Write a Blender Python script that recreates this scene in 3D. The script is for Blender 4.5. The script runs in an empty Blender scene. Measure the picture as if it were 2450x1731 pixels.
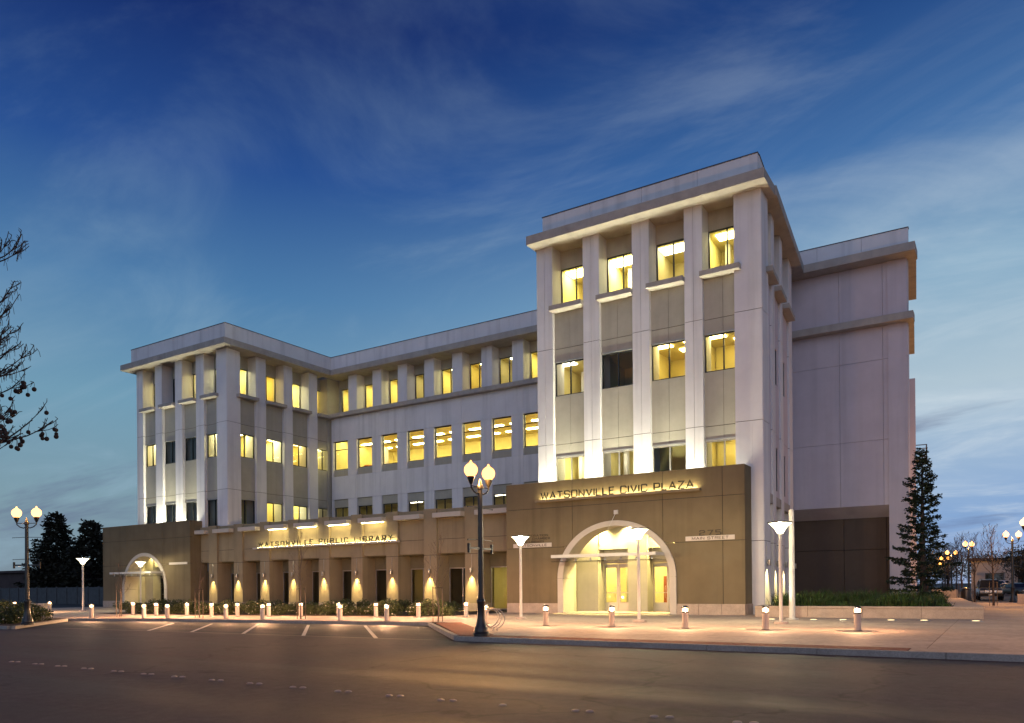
import bpy, math, random
from mathutils import Vector, Matrix
random.seed(7)
R = math.radians
scene = bpy.context.scene
col = scene.collection

# ---------------------------------------------------------------- camera
cam_d = bpy.data.cameras.new('camera')
cam = bpy.data.objects.new('camera', cam_d)
col.objects.link(cam)
cam_d.sensor_width = 36.0
cam_d.lens = 1842.44 / 2450 * 36
cam_d.shift_y = (1403.95 - 865.5) / 2450
cam_d.clip_end = 5000
cam.matrix_world = (Matrix.Translation((0, 0, 1.5)) @ Matrix.Rotation(R(32.3403), 4, 'Z')
                    @ Matrix.Rotation(R(90), 4, 'X') @ Matrix.Rotation(-0.0092, 4, 'Z'))
scene.camera = cam

# ---------------------------------------------------------------- dusk sky
world = bpy.data.worlds.new('World')
scene.world = world
world.use_nodes = True
wt = world.node_tree
wt.nodes.clear()
def wn(t, **k):
    n = wt.nodes.new(t)
    for a, b in k.items():
        setattr(n, a, b)
    return n
def wl(a, b): wt.links.new(a, b)
def wmath(op, a, b=None, clamp=False):
    n = wn('ShaderNodeMath', operation=op, use_clamp=clamp)
    for i, s in enumerate((a, b)):
        if s is None: continue
        if isinstance(s, (int, float)): n.inputs[i].default_value = s
        else: wl(s, n.inputs[i])
    return n.outputs[0]
tc = wn('ShaderNodeTexCoord')
sep = wn('ShaderNodeSeparateXYZ')
wl(tc.outputs['Generated'], sep.inputs[0])
def ramp(fac, stops, interp='EASE'):
    n = wn('ShaderNodeValToRGB')
    cr = n.color_ramp
    cr.interpolation = interp
    while len(cr.elements) < len(stops): cr.elements.new(0.5)
    for e, (p, c) in zip(cr.elements, stops):
        e.position = p; e.color = tuple(c) + (1,)
    wl(fac, n.inputs[0])
    return n.outputs[0]
def srgb(r, g, b):
    f = lambda c: c / 12.92 if c <= 0.04045 else ((c + 0.055) / 1.055) ** 2.4
    return (f(r / 255), f(g / 255), f(b / 255))
# two gradients by elevation, mixed by the compass side of the afterglow
dark = ramp(sep.outputs['Z'], [(0.0, srgb(108, 122, 134)), (0.10, srgb(112, 138, 150)), (0.22, srgb(100, 138, 160)), (0.34, srgb(68, 110, 150)),
                               (0.46, srgb(35, 70, 128)), (0.58, srgb(19, 40, 94)), (1.0, srgb(10, 20, 58))], 'LINEAR')
lite = ramp(sep.outputs['Z'], [(0.0, srgb(136, 152, 186)), (0.07, srgb(118, 148, 188)), (0.22, srgb(158, 176, 188)), (0.34, srgb(118, 152, 176)),
                               (0.46, srgb(60, 102, 150)), (0.58, srgb(30, 66, 120)), (1.0, srgb(14, 30, 76))], 'LINEAR')
glow = Vector((0.35, 0.93, 0)).normalized()
az = wmath('ADD', wmath('MULTIPLY', sep.outputs['X'], glow.x), wmath('MULTIPLY', sep.outputs['Y'], glow.y))
azf = wn('ShaderNodeMapRange', interpolation_type='SMOOTHSTEP')
wl(az, azf.inputs['Value'])
azf.inputs['From Min'].default_value = 0.28
azf.inputs['From Max'].default_value = 1.0
mixg = wn('ShaderNodeMixRGB')
wl(azf.outputs[0], mixg.inputs[0]); wl(dark, mixg.inputs[1]); wl(lite, mixg.inputs[2])
# thin high cloud on a flat layer overhead, drawn out by the wind
den = wmath('ADD', wmath('MAXIMUM', sep.outputs['Z'], 0.0), 0.16)
comb = wn('ShaderNodeCombineXYZ')
wl(wmath('DIVIDE', sep.outputs['X'], den), comb.inputs[0])
wl(wmath('DIVIDE', sep.outputs['Y'], den), comb.inputs[1])
def cloud(rot, sc, scale, detail, dist, lo, hi, off):
    mp = wn('ShaderNodeMapping')
    mp.inputs['Location'].default_value = off
    mp.inputs['Rotation'].default_value = (0, 0, R(rot)); mp.inputs['Scale'].default_value = sc
    wl(comb.outputs[0], mp.inputs[0])
    nz = wn('ShaderNodeTexNoise')
    nz.inputs['Scale'].default_value = scale; nz.inputs['Detail'].default_value = detail
    nz.inputs['Roughness'].default_value = 0.6; nz.inputs['Distortion'].default_value = dist
    wl(mp.outputs[0], nz.inputs['Vector'])
    mr = wn('ShaderNodeMapRange', interpolation_type='SMOOTHSTEP')
    wl(nz.outputs[0], mr.inputs['Value'])
    mr.inputs['From Min'].default_value = lo; mr.inputs['From Max'].default_value = hi
    return mr.outputs[0]
c1 = cloud(28, (0.62, 1.25, 1), 1.15, 10, 1.9, 0.47, 0.80, (0.3, 1.7, 0))
c2 = cloud(-50, (0.55, 1.0, 1), 0.75, 9, 1.5, 0.45, 0.78, (5.1, 2.3, 0))
fade = wn('ShaderNodeMapRange', interpolation_type='SMOOTHSTEP')
wl(sep.outputs['Z'], fade.inputs['Value'])
fade.inputs['From Min'].default_value = 0.62; fade.inputs['From Max'].default_value = 0.05
cf = wmath('MULTIPLY', wmath('ADD', wmath('MULTIPLY', c1, 0.5), wmath('MULTIPLY', c2, 0.55), True), wmath('ADD', wmath('MULTIPLY', fade.outputs[0], 0.8), 0.26))
ccol = wn('ShaderNodeMixRGB')
wl(azf.outputs[0], ccol.inputs[0])
ccol.inputs[1].default_value = srgb(132, 158, 176) + (1,)
ccol.inputs[2].default_value = srgb(200, 208, 212) + (1,)
mixc = wn('ShaderNodeMixRGB')
wl(cf, mixc.inputs[0]); wl(mixg.outputs[0], mixc.inputs[1]); wl(ccol.outputs[0], mixc.inputs[2])
# a few low plum-grey scraps of cloud near the horizon
c3 = cloud(30, (0.6, 1.4, 1), 0.6, 7, 0.6, 0.50, 0.62, (3.3, 1.1, 0))
band = wmath('MULTIPLY', ramp(sep.outputs['Z'], [(0.03, (0, 0, 0)), (0.09, (1, 1, 1)), (0.17, (1, 1, 1)), (0.23, (0, 0, 0))]), 0.75)
mixd = wn('ShaderNodeMixRGB')
wl(wmath('MULTIPLY', c3, band), mixd.inputs[0]); wl(mixc.outputs[0], mixd.inputs[1])
mixd.inputs[2].default_value = srgb(84, 92, 122) + (1,)
bg = wn('ShaderNodeBackground')
wl(mixd.outputs[0], bg.inputs[0])
bg.inputs[1].default_value = 0.96
wout = wn('ShaderNodeOutputWorld')
wl(bg.outputs[0], wout.inputs[0])

# the last of the day: a very weak, very wide sun just at the horizon
sun_d = bpy.data.lights.new('afterglow_sun', 'SUN')
sun_d.energy = 0.50; sun_d.angle = R(70); sun_d.color = (0.72, 0.74, 1.0)
sun = bpy.data.objects.new('afterglow_sun', sun_d)
col.objects.link(sun)
sun.location = (30, -60, 40)
sun.rotation_euler = Vector((-0.35, 0.9, -0.30)).to_track_quat('-Z', 'Y').to_euler()

scene.view_settings.view_transform = 'Standard'
scene.view_settings.look = 'None'
scene.view_settings.exposure = 0.45
scene.view_settings.gamma = 1.0
scene.render.engine = 'CYCLES'
scene.cycles.use_denoising = True
scene.cycles.max_bounces = 6
scene.cycles.diffuse_bounces = 3
scene.cycles.glossy_bounces = 3
scene.cycles.transparent_max_bounces = 10
scene.cycles.sample_clamp_indirect = 3.0
scene.cycles.caustics_reflective = False
scene.cycles.caustics_refractive = False

# ---------------------------------------------------------------- helpers
class Frame:
    """a wall's own axes: u along it, v out of it, z up"""
    def __init__(s, x=0, y=0, ang=0):
        a = R(ang); s.x, s.y = x, y
        s.u = (math.cos(a), math.sin(a)); s.n = (math.sin(a), -math.cos(a)); s.ang = ang
    def p(s, u, v, z):
        return (s.x + s.u[0] * u + s.n[0] * v, s.y + s.u[1] * u + s.n[1] * v, z)
W0 = Frame(0, 0, 0)          # u = x, v = -y

class B:
    """collects shapes for one mesh"""
    def __init__(s): s.v = []; s.f = []; s.m = []; s.sm = []
    def add(s, vs, fs, m=0, smooth=False):
        o = len(s.v); s.v += [tuple(q) for q in vs]
        for f in fs:
            s.f.append([i + o for i in f]); s.m.append(m); s.sm.append(smooth)
        return s
    def box(s, fr, u0, u1, v0, v1, z0, z1, m=0):
        P = [fr.p(u, v, z) for z in (z0, z1) for v in (v1, v0) for u in (u0, u1)]
        # 0 u0 v1, 1 u1 v1, 2 u0 v0, 3 u1 v0 (v1 = outer)
        return s.add(P, [(0, 1, 5, 4), (1, 3, 7, 5), (3, 2, 6, 7), (2, 0, 4, 6), (4, 5, 7, 6), (2, 3, 1, 0)], m)
    def xyz(s, x0, x1, y0, y1, z0, z1, m=0):
        P = [(x, y, z) for z in (z0, z1) for y in (y0, y1) for x in (x0, x1)]
        return s.add(P, [(0, 1, 5, 4), (1, 3, 7, 5), (3, 2, 6, 7), (2, 0, 4, 6), (4, 5, 7, 6), (2, 3, 1, 0)], m)
    def prism(s, poly, z0, z1, m=0):
        n = len(poly)
        P = [(x, y, z0) for x, y in poly] + [(x, y, z1) for x, y in poly]
        F = [tuple(range(n - 1, -1, -1)), tuple(range(n, 2 * n))]
        F += [(i, (i + 1) % n, n + (i + 1) % n, n + i) for i in range(n)]
        return s.add(P, F, m)
    def wallpoly(s, fr, poly, v0, v1, m=0):
        """a (u,z) outline extruded through the wall from v0 (in) to v1 (out)"""
        n = len(poly)
        P = [fr.p(u, v1, z) for u, z in poly] + [fr.p(u, v0, z) for u, z in poly]
        F = [tuple(range(n)), tuple(range(2 * n - 1, n - 1, -1))]
        F += [((i + 1) % n, i, n + i, n + (i + 1) % n) for i in range(n)]
        return s.add(P, F, m)
    def lathe(s, prof, c=(0, 0, 0), n=16, m=0, smooth=True):
        P = []; F = []
        for r, z in prof:
            for k in range(n):
                a = 2 * math.pi * k / n
                P.append((c[0] + r * math.cos(a), c[1] + r * math.sin(a), c[2] + z))
        for i in range(len(prof) - 1):
            for k in range(n):
                F.append((i * n + k, i * n + (k + 1) % n, (i + 1) * n + (k + 1) % n, (i + 1) * n + k))
        s.add(P, F, m, smooth)
        if prof[0][0] > 1e-4: s.add(P[:n], [tuple(range(n - 1, -1, -1))], m)
        if prof[-1][0] > 1e-4: s.add(P[-n:], [tuple(range(n))], m)
        return s
    def tube(s, pts, rad, n=8, m=0, cap=True, closed=False):
        pts = [Vector(p) for p in pts]
        if not isinstance(rad, (list, tuple)): rad = [rad] * len(pts)
        P = []; F = []; N = len(pts); up = None
        for i, p in enumerate(pts):
            a = pts[(i - 1) % N] if (closed or i > 0) else p
            b = pts[(i + 1) % N] if (closed or i < N - 1) else p
            t = (b - a)
            t = t.normalized() if t.length > 1e-9 else Vector((0, 0, 1))
            if up is None:
                up = Vector((0, 0, 1)) if abs(t.z) < 0.9 else Vector((1, 0, 0))
            e1 = up - t * up.dot(t)
            e1 = e1.normalized() if e1.length > 1e-6 else t.orthogonal().normalized()
            e2 = t.cross(e1); up = e1
            for k in range(n):
                an = 2 * math.pi * k / n
                P.append(p + (e1 * math.cos(an) + e2 * math.sin(an)) * rad[i])
        for i in range(N if closed else N - 1):
            j = (i + 1) % N
            for k in range(n):
                F.append((i * n + k, i * n + (k + 1) % n, j * n + (k + 1) % n, j * n + k))
        if cap and not closed:
            F.append(tuple(range(n - 1, -1, -1))); F.append(tuple(range((N - 1) * n, N * n)))
        return s.add(P, F, m, True)
    def mesh(s, name, mats):
        me = bpy.data.meshes.new(name)
        me.from_pydata(s.v, [], s.f)
        for k in (mats if isinstance(mats, (list, tuple)) else [mats]): me.materials.append(k)
        me.polygons.foreach_set('material_index', s.m)
        me.polygons.foreach_set('use_smooth', s.sm)
        me.update()
        if any(s.sm): me.set_sharp_from_angle(angle=R(40))
        return me

def link(name, data, parent=None, loc=None):
    o = bpy.data.objects.new(name, data)
    col.objects.link(o)
    if parent is not None:
        o.parent = parent
    if loc is not None: o.location = loc
    return o
def wloc(o):
    v = Vector((0, 0, 0))
    while o is not None: v += o.location; o = o.parent
    return v
def part(name, b, mats, parent=None):
    """mesh given in world coordinates, hung under a thing that may stand elsewhere"""
    o = link(name, b.mesh(name, mats), parent)
    if parent is not None: o.location = -wloc(parent)
    return o
def local(name, b, mats, parent=None, loc=(0, 0, 0)):
    return link(name, b.mesh(name, mats), parent, loc)
def tag(o, label=None, cat=None, group=None, kind=None):
    if label: o['label'] = label
    if cat: o['category'] = cat
    if group: o['group'] = group
    if kind: o['kind'] = kind
    return o
def thing(name, label, cat, loc=(0, 0, 0), rz=0, group=None):
    o = link(name, None, None, loc); o.rotation_euler = (0, 0, rz); o.empty_display_size = 0.3
    return tag(o, label, cat, group)
def tree_copy(o, parent=None):
    c = o.copy(); col.objects.link(c); c.parent = parent
    for ch in list(o.children): tree_copy(ch, c)
    return c
def place(proto, loc, rz=0, label=None, group=None, first=[]):
    """the first use moves the built thing itself, later ones copy it"""
    if proto.name not in first:
        first.append(proto.name); o = proto
    else: o = tree_copy(proto)
    o.location = loc; o.rotation_euler = (0, 0, rz)
    tag(o, label, None, group)
    return o
def beam(d, s, mixlin):
    """a reflector's long throw: the beam loses less with distance than a bare bulb"""
    d.use_nodes = True; nt = d.node_tree; e = nt.nodes['Emission']; f = nt.nodes.new('ShaderNodeLightFalloff')
    f.inputs['Strength'].default_value = s; g = nt.nodes.new('ShaderNodeLightFalloff'); g.inputs['Strength'].default_value = s * mixlin; f.inputs['Strength'].default_value = s
    a = nt.nodes.new('ShaderNodeMath'); nt.links.new(f.outputs['Quadratic'], a.inputs[0]); nt.links.new(g.outputs['Linear'], a.inputs[1])
    nt.links.new(a.outputs[0], e.inputs['Strength'])
def washer(name, parent, loc, target, energy, sx, sy, color):
    d = bpy.data.lights.new(name, 'AREA'); d.shape = 'RECTANGLE'; d.size = sx; d.size_y = sy; d.energy = energy; d.color = color; d.spread = R(150); beam(d, 1.0, 0.085)
    o = link(name, d, parent)
    o.location = Vector(loc) - wloc(parent)
    o.rotation_euler = (Vector(target) - Vector(loc)).to_track_quat('-Z', 'Y').to_euler()
    return o
def spot(name, parent, loc, target, energy, size, blend, color, rad=0.05, throw=False):
    d = bpy.data.lights.new(name, 'SPOT'); d.energy = energy; d.spot_size = R(size); d.spot_blend = blend
    d.color = color; d.shadow_soft_size = rad
    if throw: beam(d, 1.0, 0.8)
    o = link(name, d, parent)
    o.location = Vector(loc) - (wloc(parent) if parent else Vector((0, 0, 0)))
    o.rotation_euler = (Vector(target) - Vector(loc)).to_track_quat('-Z', 'Y').to_euler()
    return o

# ---------------------------------------------------------------- materials
def mat(name, c, rough=0.8, var=0.12, scale=1.5, bump=0.0, bscale=60, metal=0.0, streak=0.0, spec=0.3, c2=None, spots=0):
    m = bpy.data.materials.new(name); m.use_nodes = True
    t = m.node_tree; n = t.nodes; bs = n['Principled BSDF']
    bs.inputs['Roughness'].default_value = rough; bs.inputs['Metallic'].default_value = metal
    bs.inputs['Specular IOR Level'].default_value = spec
    geo = n.new('ShaderNodeNewGeometry')
    nz = n.new('ShaderNodeTexNoise'); nz.inputs['Scale'].default_value = scale; nz.inputs['Detail'].default_value = 6
    nz.inputs['Roughness'].default_value = 0.65
    t.links.new(geo.outputs['Position'], nz.inputs['Vector'])
    rp = n.new('ShaderNodeValToRGB')
    a = tuple(max(0, k * (1 - var)) for k in c); b = c2 or tuple(min(1, k * (1 + var)) for k in c)
    rp.color_ramp.elements[0].position = 0.3; rp.color_ramp.elements[0].color = a + (1,)
    rp.color_ramp.elements[1].position = 0.7; rp.color_ramp.elements[1].color = tuple(b) + (1,)
    t.links.new(nz.outputs[0], rp.inputs[0])
    out = rp.outputs[0]
    def mul(out, fac_out, lo, hi, f0, f1):
        mr = n.new('ShaderNodeMapRange'); t.links.new(fac_out, mr.inputs['Value'])
        mr.inputs['From Min'].default_value = f0; mr.inputs['From Max'].default_value = f1
        mr.inputs['To Min'].default_value = lo; mr.inputs['To Max'].default_value = hi
        mx = n.new('ShaderNodeMixRGB'); mx.blend_type = 'MULTIPLY'; mx.inputs[0].default_value = 1
        t.links.new(out, mx.inputs[1]); t.links.new(mr.outputs[0], mx.inputs[2])
        return mx.outputs[0]
    if streak:
        mp = n.new('ShaderNodeMapping'); mp.inputs['Scale'].default_value = (1.3, 1.3, 0.06)
        t.links.new(geo.outputs['Position'], mp.inputs[0])
        n2 = n.new('ShaderNodeTexNoise'); n2.inputs['Scale'].default_value = 1.6; n2.inputs['Detail'].default_value = 5
        t.links.new(mp.outputs[0], n2.inputs['Vector'])
        out = mul(out, n2.outputs[0], 1 + streak * 0.2, 1 - streak, 0.50, 0.72)
    if spots:
        n3 = n.new('ShaderNodeTexNoise'); n3.inputs['Scale'].default_value = scale * 14; n3.inputs['Detail'].default_value = 3
        t.links.new(geo.outputs['Position'], n3.inputs['Vector'])
        out = mul(out, n3.outputs[0], 1 - spots, 1 + spots * 0.5, 0.35, 0.65)
    t.links.new(out, bs.inputs['Base Color'])
    if bump:
        nb = n.new('ShaderNodeTexNoise'); nb.inputs['Scale'].default_value = bscale; nb.inputs['Detail'].default_value = 4
        t.links.new(geo.outputs['Position'], nb.inputs['Vector'])
        bp = n.new('ShaderNodeBump'); bp.inputs['Strength'].default_value = bump; bp.inputs['Distance'].default_value = 0.02
        t.links.new(nb.outputs[0], bp.inputs['Height']); t.links.new(bp.outputs[0], bs.inputs['Normal'])
    return m
def emit(name, c, strength):
    m = bpy.data.materials.new(name); m.use_nodes = True
    n = m.node_tree.nodes; n.clear()
    e = n.new('ShaderNodeEmission'); e.inputs[0].default_value = tuple(c) + (1,); e.inputs[1].default_value = strength
    o = n.new('ShaderNodeOutputMaterial'); m.node_tree.links.new(e.outputs[0], o.inputs[0])
    return m
def shell(name, c, strength, pas=0.85):
    """a glowing translucent cover that lets its bulb's light out"""
    m = bpy.data.materials.new(name); m.use_nodes = True
    t = m.node_tree; n = t.nodes; n.clear()
    e = n.new('ShaderNodeEmission'); e.inputs[0].default_value = tuple(c) + (1,); e.inputs[1].default_value = strength
    tr = n.new('ShaderNodeBsdfTransparent'); tr.inputs[0].default_value = (pas, pas, pas, 1)
    a = n.new('ShaderNodeAddShader'); o = n.new('ShaderNodeOutputMaterial')
    t.links.new(e.outputs[0], a.inputs[0]); t.links.new(tr.outputs[0], a.inputs[1]); t.links.new(a.outputs[0], o.inputs[0])
    return m
def bulb(name, parent, loc, energy, color, rad=0.04):
    d = bpy.data.lights.new(name, 'POINT'); d.energy = energy; d.color = color; d.shadow_soft_size = rad
    return link(name, d, parent, loc)
def glass(name, tint=(0.85, 0.88, 0.85), refl=1.0):
    m = bpy.data.materials.new(name); m.use_nodes = True
    t = m.node_tree; n = t.nodes; n.clear()
    tr = n.new('ShaderNodeBsdfTransparent'); tr.inputs[0].default_value = tint + (1,)
    gl = n.new('ShaderNodeBsdfGlossy'); gl.inputs['Roughness'].default_value = 0.03
    fr = n.new('ShaderNodeFresnel'); fr.inputs[0].default_value = 1.45
    ml = n.new('ShaderNodeMath'); ml.operation = 'MULTIPLY'; ml.inputs[1].default_value = refl
    t.links.new(fr.outputs[0], ml.inputs[0])
    mx = n.new('ShaderNodeMixShader'); o = n.new('ShaderNodeOutputMaterial')
    t.links.new(ml.outputs[0], mx.inputs[0]); t.links.new(tr.outputs[0], mx.inputs[1]); t.links.new(gl.outputs[0], mx.inputs[2])
    t.links.new(mx.outputs[0], o.inputs[0])
    return m
M = {}
M['white'] = mat('painted_concrete_white', (0.72, 0.705, 0.70), 0.85, 0.07, 0.5, 0.25, 90, streak=0.15, spec=0.15)
M['tan'] = mat('painted_concrete_taupe', (0.42, 0.40, 0.325), 0.88, 0.08, 1.1, 0.3, 90, streak=0.08, spec=0.15)
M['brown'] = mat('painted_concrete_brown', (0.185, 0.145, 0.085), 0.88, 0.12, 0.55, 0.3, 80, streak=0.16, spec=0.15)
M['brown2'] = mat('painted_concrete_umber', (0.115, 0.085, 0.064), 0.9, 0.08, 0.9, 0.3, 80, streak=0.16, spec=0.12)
M['lilac'] = mat('painted_concrete_mauve', (0.57, 0.52, 0.55), 0.88, 0.06, 0.7, 0.25, 90, streak=0.09, spec=0.12)
M['eave'] = mat('cast_concrete_eave', (0.40, 0.37, 0.33), 0.85, 0.14, 1.6, 0.4, 40, streak=0.10, spec=0.15)
M['stone_lt'] = mat('arch_stone', (0.56, 0.50, 0.42), 0.75, 0.06, 2.0, 0.2, 60)
M['brown3'] = mat('painted_concrete_clay', (0.30, 0.24, 0.15), 0.88, 0.12, 0.6, 0.3, 80, streak=0.16, spec=0.15)
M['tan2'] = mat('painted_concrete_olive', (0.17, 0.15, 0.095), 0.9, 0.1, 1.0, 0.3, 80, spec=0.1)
M['stone'] = mat('plinth_stone', (0.46, 0.36, 0.28), 0.7, 0.16, 2.6, 0.25, 50, spots=0.12)
M['joint'] = mat('joint_dark', (0.06, 0.05, 0.045), 0.95, 0.1)  # dark backing colour left showing in panel and slab joints
M['joint_soft'] = mat('joint_sealant', (0.22, 0.19, 0.20), 0.95, 0.1)
M['coping'] = mat('metal_coping', (0.10, 0.10, 0.12), 0.5, 0.1, metal=0.3)
M['frame'] = mat('window_frame', (0.05, 0.055, 0.055), 0.45, 0.1, metal=0.5)
M['frame_lt'] = mat('aluminium_frame', (0.42, 0.40, 0.36), 0.4, 0.1, metal=0.6)
M['glass'] = glass('window_glass')
M['room'] = mat('room_plaster', (0.74, 0.64, 0.27), 0.9, 0.06, 1.2)
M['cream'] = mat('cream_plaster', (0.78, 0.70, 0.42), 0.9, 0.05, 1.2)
M['room_floor'] = mat('room_carpet', (0.30, 0.22, 0.10), 0.95, 0.2, 8)
M['redwood_panel'] = mat('red_stack_ends', (0.35, 0.09, 0.03), 0.7, 0.2, 5)
M['lamp_panel'] = emit('ceiling_panel_light', (1.0, 0.86, 0.38), 26)
M['lamp_panel_b'] = emit('ceiling_panel_bright', (1.0, 0.90, 0.48), 36)
M['lamp_panel_c'] = emit('ceiling_panel_soft', (1.0, 0.78, 0.28), 14)
M['lamp_dim'] = emit('ceiling_panel_dim', (1.0, 0.90, 0.66), 9)
M['lamp_faint'] = emit('night_light', (1.0, 0.86, 0.5), 0.8)
M['letters'] = mat('black_letter_metal', (0.02, 0.018, 0.015), 0.5, 0.1)
M['letters_dk'] = mat('bronze_letter_metal', (0.07, 0.055, 0.04), 0.45, 0.15, metal=0.4)
M['asphalt'] = None
M['metal_white'] = mat('white_painted_steel', (0.62, 0.60, 0.55), 0.4, 0.06, 3)
M['metal_dark'] = mat('black_painted_iron', (0.018, 0.017, 0.016), 0.35, 0.2, 5, spec=0.5)
M['metal_grey'] = mat('galvanised_steel', (0.42, 0.40, 0.36), 0.35, 0.12, 6, metal=0.8)
M['bollard'] = mat('bollard_paint', (0.50, 0.42, 0.36), 0.6, 0.08, 5)
M['kerb'] = mat('kerb_concrete', (0.30, 0.285, 0.26), 0.85, 0.18, 2.0, 0.3, 60, spots=0.15)
M['slab'] = mat('paving_concrete', (0.46, 0.36, 0.285), 0.75, 0.2, 0.45, 0.25, 70, spots=0.16)
M['slab2'] = mat('paving_concrete_worn', (0.42, 0.325, 0.26), 0.75, 0.16, 0.5, 0.25, 70, spots=0.16)
M['brick'] = mat('red_paver', (0.22, 0.075, 0.045), 0.8, 0.35, 9, 0.3, 60)
M['soil'] = mat('planting_soil', (0.06, 0.042, 0.03), 0.95, 0.35, 4, 0.5, 30)
M['leaf'] = mat('shrub_leaf', (0.045, 0.062, 0.022), 0.6, 0.4, 3)
M['leaf2'] = mat('shrub_leaf_light', (0.075, 0.085, 0.03), 0.6, 0.4, 3)
M['flower'] = mat('white_blossom', (0.6, 0.56, 0.48), 0.7, 0.1)
M['strap'] = mat('strap_leaf', (0.055, 0.105, 0.025), 0.5, 0.45, 2.5)
M['needle'] = mat('redwood_needle', (0.030, 0.046, 0.030), 0.7, 0.4, 2)
M['pine'] = mat('pine_needle', (0.036, 0.036, 0.024), 0.8, 0.4, 0.6)
M['bark'] = mat('bark', (0.13, 0.10, 0.08), 0.9, 0.3, 9, 0.6, 25)
M['bark_dk'] = mat('dark_bark', (0.055, 0.042, 0.038), 0.9, 0.3, 9)
M['wood'] = mat('tree_stake_wood', (0.13, 0.095, 0.07), 0.85, 0.25, 6)
M['line'] = mat('road_paint', (0.58, 0.55, 0.50), 0.7, 0.22, 4, spots=0.25)
M['fence'] = mat('fence_board', (0.075, 0.085, 0.090), 0.9, 0.2, 2)
M['dark_wall'] = mat('distant_wall', (0.06, 0.045, 0.042), 0.95, 0.2, 0.6)
M['pale_wall'] = mat('distant_pale_wall', (0.36, 0.31, 0.27), 0.9, 0.1, 0.4)
M['tyre'] = mat('tyre_rubber', (0.015, 0.015, 0.015), 0.9, 0.2)
M['globe'] = shell('sodium_globe', (1.0, 0.37, 0.065), 2.3)
M['globe_far'] = shell('sodium_globe_far', (1.0, 0.37, 0.065), 2.3)
M['bowl'] = shell('metal_halide_bowl', (1.0, 0.90, 0.58), 2.6)
M['lens'] = shell('bollard_lens', (1.0, 0.58, 0.26), 1.9)
M['strip'] = emit('sign_light_strip', (1.0, 0.84, 0.42), 85)
M['strip2'] = emit('library_light_strip', (1.0, 0.84, 0.38), 70)
M['strip3'] = emit('shade_bar_light', (1.0, 0.84, 0.38), 26)
M['plate'] = mat('cream_plate', (0.62, 0.54, 0.46), 0.5, 0.06, 6)
M['can_lens'] = emit('downlight_lens', (1.0, 0.84, 0.42), 30)
M['groundlens'] = emit('ground_light_lens', (1.0, 0.74, 0.36), 3.0)
M['tail'] = emit('tail_light', (1.0, 0.06, 0.05), 3.0)
M['signal'] = emit('small_lit_sign', (1.0, 0.86, 0.66), 2)
ORD = ['nearest', 'second', 'third', 'fourth', 'fifth', 'sixth', 'seventh', 'eighth', 'ninth', 'tenth', 'eleventh', 'twelfth']
WARM = (1.0, 0.77, 0.28)
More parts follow.
